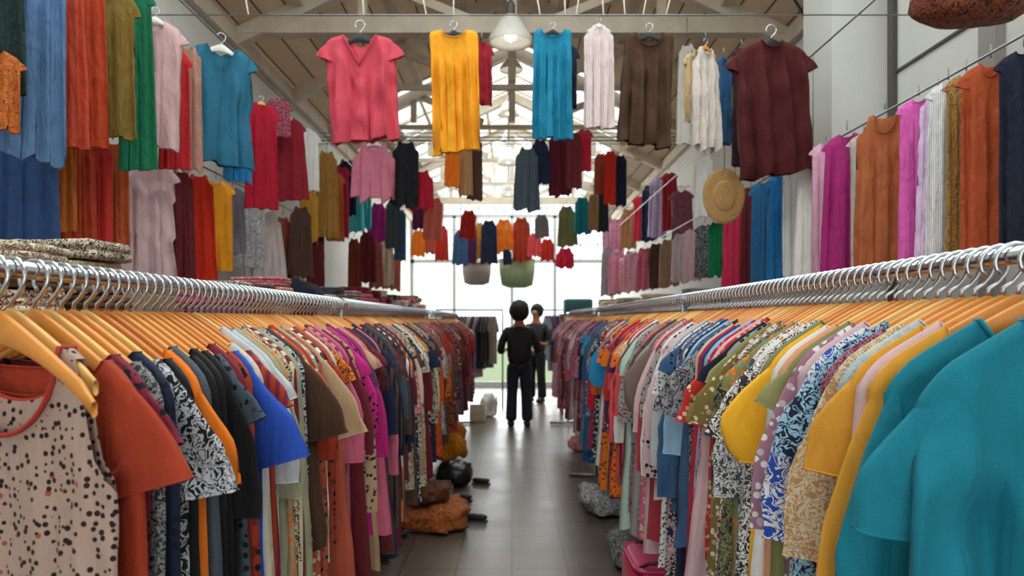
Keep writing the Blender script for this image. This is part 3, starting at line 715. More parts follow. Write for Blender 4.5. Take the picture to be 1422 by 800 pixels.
tier([
 (942, 966, 60, 200, 'cream', P, None, 'dress', None, -.6, dict(hexc='#d8d2c6', z=5.6)),
 (930, 962, 262, 336, 'mauve', 'leafy', 'burgundy', 'blouse', 'cap', -.6, dict()), (918, 940, 238, 320, 'crimson', P, None, 'blouse', 'cap', -.7, dict(hexc='#b02a36')),
 (902, 926, 244, 330, 'lilac', P, None, 'tunic', 'cap', -.7, dict()), (892, 912, 255, 335, 'navy', P, None, 'tunic', None, -.7, dict()),
 (878, 900, 270, 335, 'crimson', P, None, 'blouse', 'cap', -.7, dict(hexc='#c0283a')), (862, 884, 288, 345, 'orange', 'leafy', 'brown', 'blouse', None, -.7, dict(hexc='#c08050')),
 (848, 866, 302, 350, 'plum', 'leafy', 'pink', 'blouse', None, -.7, dict()), (966, 990, 215, 300, 'white', P, None, 'dress', None, -.6, dict(z=6.0)),
 (836, 852, 300, 352, 'mauve', P, None, 'blouse', None, -.7, dict()),
], 1, 1.93, 'on the upper far right wire', 0)
for s, L, hs in ((-1, 1.7, (3.12, 2.45)), (1, 1.72, (2.44, 3.0))):
    for h in hs:
        high_wire('wall_wire', '%s steel wire running beside the %s wall for hanging clothes' % ('upper' if h == max(hs) else 'lower', 'left' if s < 0 else 'right'), (s * (1.95 if h == 2.45 else L), 1.2, h), (s * (1.95 if h == 2.45 else L), 11.5, h), .005)

# ------------------------------------------------------------------ rumpled and folded clothes
def lump(w, d, h, seed, nu=36, nv=15, rough=1.0):
    r = random.Random(seed); V, F = [], []; o = Vector((r.random() * 90, r.random() * 90, r.random() * 90)); tw = r.uniform(-1.2, 1.2)
    def ridge(p): return 1 - abs(mnoise.noise(p)) * 2.2
    for j in range(nv + 1):
        ph = -pi / 2 + pi * j / nv; cz = sin(ph); cr = max(0, cos(ph)) ** .6
        for i in range(nu):
            a = 2 * pi * i / nu; x = math.copysign(abs(cos(a)) ** .75, cos(a)) * cr; y = math.copysign(abs(sin(a)) ** .75, sin(a)) * cr
            q = Vector((x, y, cz * .7))
            k = 1 + rough * (.22 * mnoise.noise(q * 1.3 + o) + .13 * ridge(Vector((x * 2.2 + y * tw, y * 1.6 - x * tw, cz)) + o) + .07 * ridge(q * 4.3 + o))
            V.append((x * k * w / 2, y * k * d / 2, max(0, (math.copysign(abs(cz) ** .65, cz) * (k if cz > 0 else 1) + 1) * h / 2)))
    for j in range(nv):
        for i in range(nu):
            i2 = (i + 1) % nu; F.append((j * nu + i, j * nu + i2, (j + 1) * nu + i2, (j + 1) * nu + i))
    return V, F
def folded(w, d, h, seed, m=44):
    """a folded garment: a soft slab whose front shows the turned-over layers"""
    r = random.Random(seed); o = Vector((r.random() * 90, r.random() * 90, 0)); V, F = [], []
    L = r.choice([2, 3, 3]); prof = [(.9, 0.0)]
    for k in range(L):
        a, b_ = k / L, (k + 1) / L
        prof += [(.975, a + .12 / L), (1.0, a + .5 / L), (.975, b_ - .12 / L), (.93 if k < L - 1 else .95, b_)]
    prof += [(.86, 1.02), (.6, 1.04), (.3, 1.05), (.02, 1.05)]
    for j, (q, z) in enumerate(prof):
        for i in range(m):
            a = 2 * pi * i / m; x = math.copysign(abs(cos(a)) ** .38, cos(a)); y = math.copysign(abs(sin(a)) ** .38, sin(a))
            lay = int(min(.99, z) * L); n = mnoise.noise(Vector((x * 1.3, y * 1.3, lay * 3.1)) + o) * .10 + mnoise.noise(Vector((x * 4, y * 4, lay * 5.3)) + o) * .04
            zz = z * h * (1 + .08 * mnoise.noise(Vector((x * q * 1.5, y * q * 1.5, 7)) + o) * z) + (.004 * mnoise.noise(Vector((x * q * 6, y * q * 6, 2)) + o) if z > 1 else 0)
            V.append((x * q * (1 + n) * w / 2, y * q * (1 + n) * d / 2, max(0, zz)))
    for j in range(len(prof) - 1):
        for i in range(m):
            i2 = (i + 1) % m; F.append((j * m + i, j * m + i2, (j + 1) * m + i2, (j + 1) * m + i))
    F.append(tuple(range(m))[::-1]); F.append(tuple((len(prof) - 1) * m + i for i in range(m)))
    return V, F
def heap(name, label, group, loc, w, d, h, fab, seed, rot=0, cat='folded clothes', **kw):
    o = mesh(name, folded(w, d, h, seed) if name == 'folded_garment' else lump(w, d, h, seed, **kw), fab); o.location = loc; o.rotation_euler = (0, 0, rot)
    o['top'] = max(v.co.z for v in o.data.vertices)
    return tag(o, label, cat, group)

# long tables behind the racks with folded clothes
TABH = 1.50
WTOP = simple('table_board', '#8a7763', .6, noise=.2, scale=6)
for s, lbl in ((-1, 'left'), (1, 'right')):
    t = thing('display_table', 'tall wooden counter behind the %s rack, covered with folded clothes' % lbl, 'table', (s * 1.58, 0, 0))
    mesh('table_top', box(-.28, .28, 1.2, 11.1, TABH - .04, TABH), WTOP, t, False)
    for y in (1.3, 4.8, 8.4, 11.0):
        for x in (-.24, .24): mesh('leg', box(x - .03, x + .03, y - .03, y + .03, 0, TABH - .04), WTOP, t, False)
cols_l = ['plum', 'magenta', 'navy', 'burgundy', 'slate', 'white', 'rose', 'maroon', 'charcoal', 'purple', 'blush', 'crimson', 'denim', 'brown']
def pile(side, z0, z1, n, cols, hmax, seed, xin=1.5):
    r = random.Random(seed); last = None; tot = 0
    for i in range(n):
        z = z0 + (z1 - z0) * (i + .5) / n; lvl = 0
        m = r.choice([2, 3, 3, 4]) if hmax < 1.5 else r.choice([3, 4, 5])
        if side < 0 and abs(z - 4.9) < .36: continue
        top = TABH + .001
        for k in range(m):
            c = r.choice([q for q in cols if q != last]); last = c; pt = r.choice(['plain', 'plain', 'floral', 'leafy'])
            w, d, h = r.uniform(.27, .36), min(.27, (z1 - z0) / n * .76), r.uniform(.035, .055) * (1.15 if hmax < 1.5 else 1.4)
            tot += 1
            hp = heap('folded_garment', '%s%s folded garment, %s up in the %s heap on the %s counter' % (SAY.get(c, c), '' if pt == 'plain' else {'floral': ' floral', 'leafy': ' leafy'}[pt], ordinal(k + 1), ordinal(i + 1) + (' nearest' if z1 < 3.4 else (' nearer' if z1 < 8 else ' farther')), 'left' if side < 0 else 'right'),
                 'folded clothes on the %s counter' % ('left' if side < 0 else 'right'), (side * xin, z, top), w, d, h, fabric(c, pt, None if pt == 'plain' else 'cream'), seed * 100 + tot, rot=r.uniform(-.06, .06))
            top += hp['top'] + .001
            if top > TABH + (.19 if z < 3 else .26): break
pile(-1, 2.0, 2.7, 2, ['charcoal', 'brown', 'maroon', 'khaki', 'taupe'], 1.9, 8, 1.55); pile(-1, 3.5, 6.4, 9, cols_l, 1.05, 3); pile(-1, 6.5, 10.9, 12, cols_l + ['khaki', 'cream', 'terracotta'], 1.7, 5, 1.46)
pile(1, 4.8, 7.4, 7, ['taupe', 'blush', 'grey', 'rose', 'brown', 'cream'], 1.0, 6, 1.46); pile(1, 7.5, 10.9, 10, ['taupe', 'blush', 'grey', 'rose', 'brown', 'mauve', 'cream', 'charcoal', 'burgundy', 'silver'], 1.8, 4, 1.46)
heap('dark_bundle', 'dark navy crumpled bundle on the left counter under the striped dresses', None, (-1.5, 4.9, TABH + .001), .34, .34, .24, fabric('#151b2c'), 77, cat='bundle')

# floor heaps
oh = heap('clothes_heap', 'orange and brown crumpled garment on the floor by the left rack', None, px(604, 730, 5.2) * 1, .40, .48, .17, fabric('#cc7a34', 'leafy', '#7a3420'), 21, rough=1.9, cat='crumpled garment')
heap('clothes_heap', 'dark brown printed garment lying on the orange heap by the left rack', None, (-.60, 5.22, oh.location.z + oh['top'] + .001), .26, .34, .09, fabric('#8a4a26', 'leafy', 'black'), 28, rough=2.0, cat='crumpled garment')
heap('bag', 'black shiny bag slumped on the floor by the left rack', None, (-.52, 6.5, 0), .28, .36, .2, simple('black_bag', '#15161a', .35), 23, rough=1.2, cat='bag')
heap('clothes_heap', 'silver grey crumpled garment between black bag and orange heap', None, (-.64, 6.0, 0), .25, .3, .11, fabric('silver', 'leafy', 'charcoal'), 24, rough=1.3, cat='crumpled garment')
heap('clothes_heap', 'patterned crumpled garment on the floor below the coral dresses', None, (.70, 5.6, 0), .28, .4, .16, fabric('navy', 'leafy', 'white'), 25, rough=2.6, cat='crumpled garment')
heap('clothes_heap', 'pale pink crumpled garment on the floor near the far right rack end', None, (.82, 8.3, 0), .24, .34, .14, fabric('blush', 'leafy', 'crimson'), 26, rough=2.4, cat='crumpled garment')
heap('clothes_heap', 'burnt orange garment crumpled below the far red dresses', None, (-.64, 7.6, 0), .24, .3, .34, fabric('#a8401f', 'leafy', 'amber'), 27, rough=2.4, cat='crumpled garment')
SHOE_DX = (.18, .05, .12)
for i, (x, y, z) in enumerate([(648, 668, 6.5), (642, 692, 5.9), (648, 720, 5.3), (560, 748, 4.9), (535, 776, 4.4)]):
    q = px(x, y, z); V, F = lump(.05, .16, .045, 40 + i, 16, 8, .3)
    q = q + Vector((SHOE_DX[i], 0, 0)) if i < 3 else q
    t = thing('shoe', 'small dark shoe on the floor beside the left rack, %s from the camera' % ordinal(5 - i), 'shoe', (q.x - .05, z, 0), (0, 0, 1.3), 'dark shoes by the left rack')
    mesh('upper', ([(a, b, c + .012) for a, b, c in V], F), simple('shoe_dark', '#221d1c', .5), t)
    mesh('sole', box(-.026, .026, -.082, .082, 0, .012), simple('sole', '#3a332e', .7), t, False)

# pink carrier bag at bottom
q = thing('holdall', 'glossy pink holdall on the floor under the white and navy dresses', 'bag', (.79, 3.85, 0))
def rbox(w, d, h, bev=.04, n=5, sag=0):
    V, F = [], []; lv = [(0, 1 - .06), (.03, 1), (h - bev, 1), (h - bev * .3, .95), (h, .86)]; m = 28
    for z, s in lv:
        for i in range(m):
            a = 2 * pi * i / m; x = math.copysign(abs(cos(a)) ** .35, cos(a)) * w / 2 * s; y = math.copysign(abs(sin(a)) ** .35, sin(a)) * d / 2 * s
            V.append((x, y, z + sag * sin(a * 3) * (z / h)))
    for j in range(len(lv) - 1):
        for i in range(m): F.append((j * m + i, j * m + (i + 1) % m, (j + 1) * m + (i + 1) % m, (j + 1) * m + i))
    F.append(tuple(range(m))[::-1]); F.append(tuple((len(lv) - 1) * m + i for i in range(m)))
    return V, F
PINKM = simple('pink_vinyl', '#d6255e', .3)
mesh('bag_body', rbox(.36, .5, .2, sag=.01), PINKM, q)
mesh('flap', ([(x, y, z + .2) for x, y, z in rbox(.34, .46, .03)[0]], rbox(.34, .46, .03)[1]), simple('pink_flap', '#e2507f', .35), q)
mesh('strap', tube([(-.14, -.2, .225), (-.1, -.24, .26), (.1, -.24, .26), (.14, -.2, .225)], .01, 8), simple('strap_dark', '#5a1530', .5), q)
heap('blue_cap', 'small blue cloth cap lying on dark bundle behind the pink holdall', None, (.80, 4.36, .2), .14, .16, .07, fabric('blue'), 30, cat='cap', rough=.4)
heap('dark_bundle', 'dark green crumpled bundle behind the pink holdall', None, (.78, 4.38, 0), .34, .4, .18, fabric('#26302e', 'leafy', 'grey'), 31, cat='bundle')

# straw hat
q = px(1006, 272, 4.5)
t = thing('straw_hat', 'round tan straw hat hanging above the crimson dress on the right', 'hat', q, (math.radians(90), 0, .1))
STRAW = simple('straw', '#cfa468', .8, noise=.25, scale=60, bump=.6)
ov = lambda g_: ([(x * (1 + .02 * sin(5 * math.atan2(y, x))), y * 1.28, z) for x, y, z in g_[0]], g_[1])
mesh('brim', ov(lathe([(.0, .0), (.07, .004), (.12, .0), (.136, -.006), (.137, -.011), (.12, -.006), (.07, -.001), (0, -.004)], 32)), STRAW, t)
mesh('crown', ov(lathe([(.078, .003), (.072, .012), (.06, .017), (.03, .019), (0, .02)], 28)), STRAW, t)
mesh('cord', tube([(0, .17, 0), (0, .3, 0), (.0, .36, 0)], .003, 5), STEEL, t)

# brown bundle high on right wall
q = px(1342, 12, 3.0)
heap('hanging_bundle', 'rust and dark brown cloth bundle hung high on the white wall', None, (q.x + .02, 3.0, q.z - .06), .36, .22, .2, fabric('#8a4526', 'leafy', '#2c1814'), 51, rough=1.3, cat='bundle')
# hanging drums at the windows
for (x0, x1, y0, y1, c, lb) in ((642, 682, 366, 393, '#b9b4b0', 'pale grey round cloth shade hanging before the far window'), (693, 743, 361, 396, '#a9c39a', 'pale green round cloth shade hanging before the far window')):
    a = px((x0 + x1) / 2, y0, 11.6); b = px(x1, y1, 11.6); w = (x1 - x0) / FX * 11.6 / 2; h = a.z - b.z
    t = thing('lamp_shade_hanging', lb, 'lampshade', (a.x, 11.6, b.z)); t.name = 'drum_lampshade'
    mesh('shade', lathe([(w * .5, -h * .1), (w * .86, 0), (w * .97, h * .5), (w, h), (w * .97, h), (w * .94, h * .5), (w * .83, .02), (w * .5, -h * .08)], 28), fabric(c), t)
    mesh('rim', tube([(w * cos(k * pi / 12), w * sin(k * pi / 12), h) for k in range(24)], .012, 6, closed=True), PLASTW, t)
    mesh('cord', tube([(0, 0, h), (0, 0, W4 - b.z)], .006, 5), STEEL, t)

# ------------------------------------------------------------------ the hall
YB, YE, WX, EV, RG = -2.5, 16.0, 2.25, 3.8, 4.85
def wall_mat():
    m, nt, b = new_mat('painted_panel'); tc = N(nt, 'ShaderNodeTexCoord'); n = N(nt, 'ShaderNodeTexNoise', Scale=1.6, Detail=6.0); nt.links.new(tc.outputs['Object'], n.inputs['Vector'])
    nt.links.new(mixc(nt, n.outputs['Fac'], lin('#c9c8c0'), lin('#dcdcd6')), b.inputs['Base Color']); b.inputs['Roughness'].default_value = .75; return m
WALL = wall_mat()
def planks(name, c1, c2, scale, axis, thin=0):
    m, nt, b = new_mat(name); L = nt.links; tc = N(nt, 'ShaderNodeTexCoord'); sp = N(nt, 'ShaderNodeSeparateXYZ'); L.new(tc.outputs['Object'], sp.inputs[0])
    mu = N(nt, 'ShaderNodeMath', operation='MULTIPLY'); L.new(sp.outputs[axis], mu.inputs[0]); mu.inputs[1].default_value = scale
    fl = N(nt, 'ShaderNodeMath', operation='FLOOR'); L.new(mu.outputs[0], fl.inputs[0]); fr = N(nt, 'ShaderNodeMath', operation='FRACT'); L.new(mu.outputs[0], fr.inputs[0])
    wn = N(nt, 'ShaderNodeTexWhiteNoise', noise_dimensions='1D'); L.new(fl.outputs[0], wn.inputs['W'])
    n = N(nt, 'ShaderNodeTexNoise', Scale=5.0, Detail=6.0, Distortion=.5); L.new(tc.outputs['Object'], n.inputs['Vector'])
    a = mixc(nt, wn.outputs['Value'], lin(c1), lin(c2)); a2 = mixc(nt, n.outputs['Fac'], a, lin(c1))
    gap = N(nt, 'ShaderNodeMath', operation='LESS_THAN'); L.new(fr.outputs[0], gap.inputs[0]); gap.inputs[1].default_value = .07
    L.new(mixc(nt, gap.outputs[0], a2, lin('#4d443b')), b.inputs['Base Color']); b.inputs['Roughness'].default_value = .8
    if thin:  # mixes in translucency so the surface passes light from above
        col = b.inputs['Base Color'].links[0].from_socket; t = N(nt, 'ShaderNodeBsdfTranslucent'); L.new(col, t.inputs[0]); x = N(nt, 'ShaderNodeMixShader', Fac=thin)
        L.new(b.outputs[0], x.inputs[1]); L.new(t.outputs[0], x.inputs[2]); L.new(x.outputs[0], [n for n in nt.nodes if n.type == 'OUTPUT_MATERIAL'][0].inputs[0])
    return m
BOARD = planks('roof_boards_translucent', '#ab9b88', '#c4b5a3', 5.5, 0, .6)  # boards let sky light through, added to brighten the ceiling
BEAM = simple('beam_wood', '#cbbdab', .75, noise=.25, scale=7, bump=.4)
def floor_mat():
    m, nt, b = new_mat('floor_tiles'); L = nt.links; tc = N(nt, 'ShaderNodeTexCoord')
    br = N(nt, 'ShaderNodeTexBrick', Scale=1.0, offset=0.0, squash=1.0); L.new(tc.outputs['Object'], br.inputs['Vector'])
    br.inputs['Color1'].default_value = lin('#6c5d51'); br.inputs['Color2'].default_value = lin('#62554a'); br.inputs['Mortar'].default_value = lin('#3c342e')
    br.inputs['Mortar Size'].default_value = .008; br.inputs['Brick Width'].default_value = .33; br.inputs['Row Height'].default_value = .33
    n = N(nt, 'ShaderNodeTexNoise', Scale=3.0, Detail=8.0); L.new(tc.outputs['Object'], n.inputs['Vector'])
    hf = N(nt, 'ShaderNodeMath', operation='MULTIPLY'); L.new(n.outputs['Fac'], hf.inputs[0]); hf.inputs[1].default_value = .6
    L.new(mixc(nt, hf.outputs[0], br.outputs['Color'], lin('#75695f')), b.inputs['Base Color'])
    mr = N(nt, 'ShaderNodeMapRange'); L.new(n.outputs['Fac'], mr.inputs[0]); mr.inputs[3].default_value = .22; mr.inputs[4].default_value = .42; L.new(mr.outputs[0], b.inputs['Roughness'])
    return m
struct('floor', box(-WX - .2, WX + .2, YB, YE + .1, -.1, 0), floor_mat())
struct('wall_left', box(-WX - .15, -WX, YB, YE, 0, EV), WALL)
struct('wall_right', box(WX, WX + .15, YB, YE, 0, EV), WALL)
struct('wall_pillar', box(1.91, WX - .002, 4.3, 4.72, 0, EV + .05), WALL)
STRIP = simple('panel_strip', '#4f4b46', .6)
struct('trim_1', box(WX - .03, WX - .002, 4.20, 4.26, 0, EV), STRIP)
struct('trim_2', box(WX - .05, WX - .002, 3.28, 3.40, 0, EV), simple('panel_strip_grey', '#8f8c86', .6))
struct('trim_3', box(WX - .012, WX - .002, 3.40, 4.20, 2.925, 2.940), STRIP)
BK = join(box(-WX, -1.3, YB - .1, YB, 0, EV), box(1.3, WX, YB - .1, YB, 0, EV), box(-1.3, 1.3, YB - .1, YB, 2.5, EV), box(-1.7, 1.7, YB - .1, YB, EV, EV + .25), box(-.8, .8, YB - .1, YB, EV + .25, EV + .65))
struct('wall_back_unseen', BK, WALL)  # unseen wall with doorway, put in to cut light from behind
# roof: boards on the slopes, glazed strips beside the ridge from y=9 on; unseen front strips added to let in light
def slope_pt(s, x, y, dz=0): return (s * x, y, RG - (RG - EV) * x / WX + dz)
def slab(s, x0, x1, y0, y1, t=.04):
    v = [slope_pt(s, x, y, d) for d in (0, t) for x, y in ((x0, y0), (x1, y0), (x1, y1), (x0, y1))]
    f = [(0, 1, 2, 3), (7, 6, 5, 4), (0, 4, 5, 1), (1, 5, 6, 2), (2, 6, 7, 3), (3, 7, 4, 0)]
    return v, f
GL, nt, b = new_mat('window_glass'); nt.nodes.remove(b)
tr = N(nt, 'ShaderNodeBsdfTransparent', Color=(.95, .98, .97, 1)); gl = N(nt, 'ShaderNodeBsdfGlossy', Roughness=.05); mx = N(nt, 'ShaderNodeMixShader', Fac=.05)
nt.links.new(tr.outputs[0], mx.inputs[1]); nt.links.new(gl.outputs[0], mx.inputs[2]); nt.links.new(mx.outputs[0], [n for n in nt.nodes if n.type == 'OUTPUT_MATERIAL'][0].inputs[0])
for s, nm in ((-1, 'left'), (1, 'right')):
    struct('ceiling_%s' % nm, join(slab(s, 0, WX + .2, 4.6, 8.6), slab(s, 1.55, WX + .2, 8.6, YE), slab(s, 0, WX + .2, YB, -1.2), slab(s, 1.9, WX + .2, -1.2, 4.6), slab(s, 0, .25, -1.2, 4.6)), BOARD)
    gg = join(slab(s, .02, 1.55, 8.6, YE, .008), slab(s, .25, 1.9, -1.2, 4.6, .008))
    struct('window_%d' % (1 if s < 0 else 2), gg, GL)
    bars = [beam(slope_pt(s, .0, y, .02), slope_pt(s, 1.55, y, .02), .05, .05) for y in [8.6 + .62 * k for k in range(12)]] + [beam(slope_pt(s, x, 8.6, .02), slope_pt(s, x, YE, .02), .04, .05) for x in (.38, .78, 1.18)]
    bars += [beam(slope_pt(s, .25, y, .02), slope_pt(s, 1.9, y, .02), .05, .05) for y in (-1.2, .25, 1.7, 3.15, 4.6)]
    struct('window_frame_%d' % (1 if s < 0 else 2), join(*bars), BEAM)
# trusses
k = 0
for y in (5.8, 7.3, 8.8, 10.6, 12.4, 14.2):
    k += 1
    g_ = [beam((-WX, y, 3.84), (WX, y, 3.84), .12, .13)] if k in (1, 6) else [beam((-WX, y, 3.84), (WX, y, 3.84), .05, .05)]
    for s in (-1, 1):
        g_.append(beam(slope_pt(s, .0, y, -.07), slope_pt(s, WX, y, -.07), .1, .12))
        g_.append(beam((s * .35, y, 3.9), (s * 1.15, y, 4.22), .07, .07)); g_.append(beam((s * 1.2, y, 3.9), (s * 1.2, y, 4.22), .07, .07))
    g_.append(beam((0, y, 3.9), (0, y, 4.75), .08, .08))
    struct('ceiling_beam_%d' % k, join(*g_), BEAM)
pur = []
for s in (-1, 1):
    for x in (.5, 1.1, 1.7):
        pur.append(beam(slope_pt(s, x, 4.7, -.03), slope_pt(s, x, YE if x == 1.7 else 8.6, -.03), .07, .08))
pur.append(beam((0, 4.7, RG - .06), (0, YE, RG - .06), .09, .12))
struct('ceiling_beam_7', join(*pur), BEAM)
struct('trim_4', join(box(-WX, -WX + .06, 4.7, YE, EV - .12, EV), box(WX - .06, WX, 4.7, YE, EV - .12, EV)), BEAM)
# end wall: glazed
FR = simple('window_frame_paint', '#b9bcbc', .5)
fr = [box(-WX, WX, YE - .04, YE + .04, 2.75, 2.83), box(-WX, WX, YE - .04, YE + .04, 0, .12), box(-WX, WX, YE - .04, YE + .04, EV - .05, EV + .03)]
for x in (-WX + .04, -1.28, .0, .95, WX - .04): fr.append(box(x - .035, x + .035, YE - .04, YE + .04, 0, EV))
for x in [-1.9 + .38 * i for i in range(11)]: fr.append(box(x - .01, x + .01, YE - .02, YE + .02, 2.83, EV + .85 * (1 - abs(x) / WX)))
for z in [2.83 + .33 * i for i in range(1, 6)]:
    xw = WX if z < EV else WX * max(0, (RG - z)) / (RG - EV); fr.append(box(-xw, xw, YE - .02, YE + .02, z - .01, z + .01))
struct('window_frame_3', join(*fr), FR)
struct('window_3', ([(-WX, YE, 0), (WX, YE, 0), (WX, YE, EV), (0, YE, RG), (-WX, YE, EV)], [(0, 1, 2, 3, 4)]), GL)
struct('ground', box(-30, 30, YE + .1, 60, -.2, -.1), simple('outdoor_lawn', '#a5b38a', .9, noise=.2, scale=2))
# wall cable and bracket
t = thing('wall_bracket', 'black iron bracket with a cable on the wall beside the pillar', 'bracket', (WX - .002, 5.2, 0))
q = px(1143, 42, 5.2)
mesh('arm', tube([(0, 0, q.z), (-.09, 0, q.z), (-.1, 0, q.z - .08), (-.05, 0, q.z - .1)], .012, 8), BLACKM, t)
mesh('plate', box(-.012, 0, -.05, .05, q.z - .08, q.z + .08), BLACKM, t, False)
mesh('cable', tube([(-.09, 0, q.z), (-.16, -.02, q.z + .12), (-.27, -.02, q.z + .3), (-.3, 0, q.z + .4)], .01, 6), BLACKM, t)

# pendant lamps down the middle
SH = simple('lamp_enamel', '#e4e1d8', .45, noise=.1)
BULB = simple('bulb_glass', '#f2efe6', .2); bn = BULB.node_tree.nodes['Principled BSDF']; bn.inputs['Emission Color'].default_value = (1, .95, .85, 1); bn.inputs['Emission Strength'].default_value = 5.0  # bulb glow added to make the shade undersides look lit
def pendant(z, x, ytop, ybot, w, i):
    a = px(x, ytop, z); b = px(x, ybot, z); r = w / FX * z / 2; h = max(.1, a.z - b.z)
    t = thing('pendant_lamp', '%s grey enamel pendant lamp %s' % (('large', 'over the aisle, nearest the camera') if i == 0 else ('small', 'in the row over the aisle, %s from the camera' % ordinal(i + 1))), 'lamp', (a.x, z, b.z), group='pendant lamps over the aisle')
    mesh('lamp_shade', lathe([(r, 0), (r, h * .18), (r * .9, h * .32), (r * .55, h * .8), (r * .3, h), (r * .25, h), (r * .5, h * .78), (r * .86, h * .3), (r * .95, h * .16), (r * .95, 0), (r, 0)], 28), SH, t)
    mesh('socket', lathe([(0, h * 1.5), (r * .14, h * 1.5), (r * .2, h * 1.4), (r * .22, h * 1.0), (r * .26, h * .95), (0, h * .95)], 16), STEEL, t)
    mesh('bulb', lathe([(0, h * .9), (r * .14, h * .8), (r * .3, h * .4), (r * .24, h * .15), (0, h * .02)], 16), BULB, t)
    top = RG - .12
    mesh('rod', tube([(0, 0, h * 1.45), (0, 0, top - b.z)], .012, 8), STEEL, t)
for i, a in enumerate([(5.55, 709, 22, 60, 60), (8.4, 710, 80, 98, 32), (9.3, 706, 142, 160, 30), (10.2, 706, 206, 228, 30), (11.3, 707, 180, 196, 22), (12.6, 706, 255, 272, 24)]):
    pendant(*a, i)

# ------------------------------------------------------------------ far cross racks
def far_rack(y, x0, x1, h, cols, label, lm, yaw=1.35):
    t = thing('clothes_rack', label, 'clothes rack', ((x0 + x1) / 2, y, 0))
    w = (x1 - x0) / 2
    mesh('rail', tube([(-w, 0, h), (w, 0, h)], .014, 8), STEEL, t)
    for x in (-w, w): mesh('post', tube([(x, 0, 0), (x, 0, h)], .014, 8), STEEL, t)
    n = len(cols)
    for i, c in enumerate(cols):
        x = x0 + .13 + (x1 - x0 - .26) * (i + .5) / n
        garment('dress' if i % 2 else 'shirt', '%s %s on the %s, %s of its row' % (SAY.get(c, c), 'dress' if i % 2 else 'shirt', lm, ordinal(i + 1)), 'garments on the ' + lm, (x, y, h), yaw,
                fabric(c), R.uniform(.9, 1.25), 'short', seed=900 + i + int(y * 10), detail=0, tmax=.025, fold=.012, t1=.016)
far_rack(12.3, -1.3, -.16, 1.66, ['slate', 'denim', 'navy', 'taupe', 'charcoal', 'brown', 'denim', 'beige', 'charcoal', 'mauve', 'navy', 'brown', 'slate', 'taupe'], 'low steel rack of clothes across the far aisle end, left', 'far left cross rack', 1.25)
far_rack(13.7, .5, 1.9, 1.68, ['slate', 'plum', 'navy', 'charcoal', 'mauve', 'grey', 'navy', 'brown', 'denim', 'slate', 'rose', 'charcoal', 'taupe', 'navy'], 'low steel rack of clothes across the far aisle end, right', 'far right cross rack', -1.25)

q = thing('shopping_box', 'beige cardboard box on the floor at the far end of left rack', 'box', (-.50, 10.6, 0))
mesh('carton', rbox(.24, .3, .2, bev=.01), simple('card', '#e0cfbb', .7), q); mesh('flap', box(-.11, .11, -.16, -.13, .15, .26), simple('card', '#e0cfbb', .7), q, False)
heap('cloth_bag', 'white cloth bag standing behind the beige box', None, (-.36, 11.1, 0), .2, .2, .3, fabric('#e8e8e0'), 61, cat='bag', rough=2.2)
q = thing('storage_box', 'dark teal box standing on top of far right counter end', 'box', (1.05, 11.5, 0))
mesh('tub', ([(x, y, z + 1.58) for x, y, z in rbox(.46, .34, .24, bev=.03)[0]], rbox(.46, .34, .24)[1]), simple('teal_tub', '#2b6266', .5), q)
mesh('stand', join(box(-.3, .3, -.2, .2, 1.54, 1.58), box(-.28, -.24, -.18, -.14, 0, 1.54), box(.24, .28, -.18, -.14, 0, 1.54), box(-.28, -.24, .14, .18, 0, 1.54), box(.24, .28, .14, .18, 0, 1.54)), WTOP, q, False)

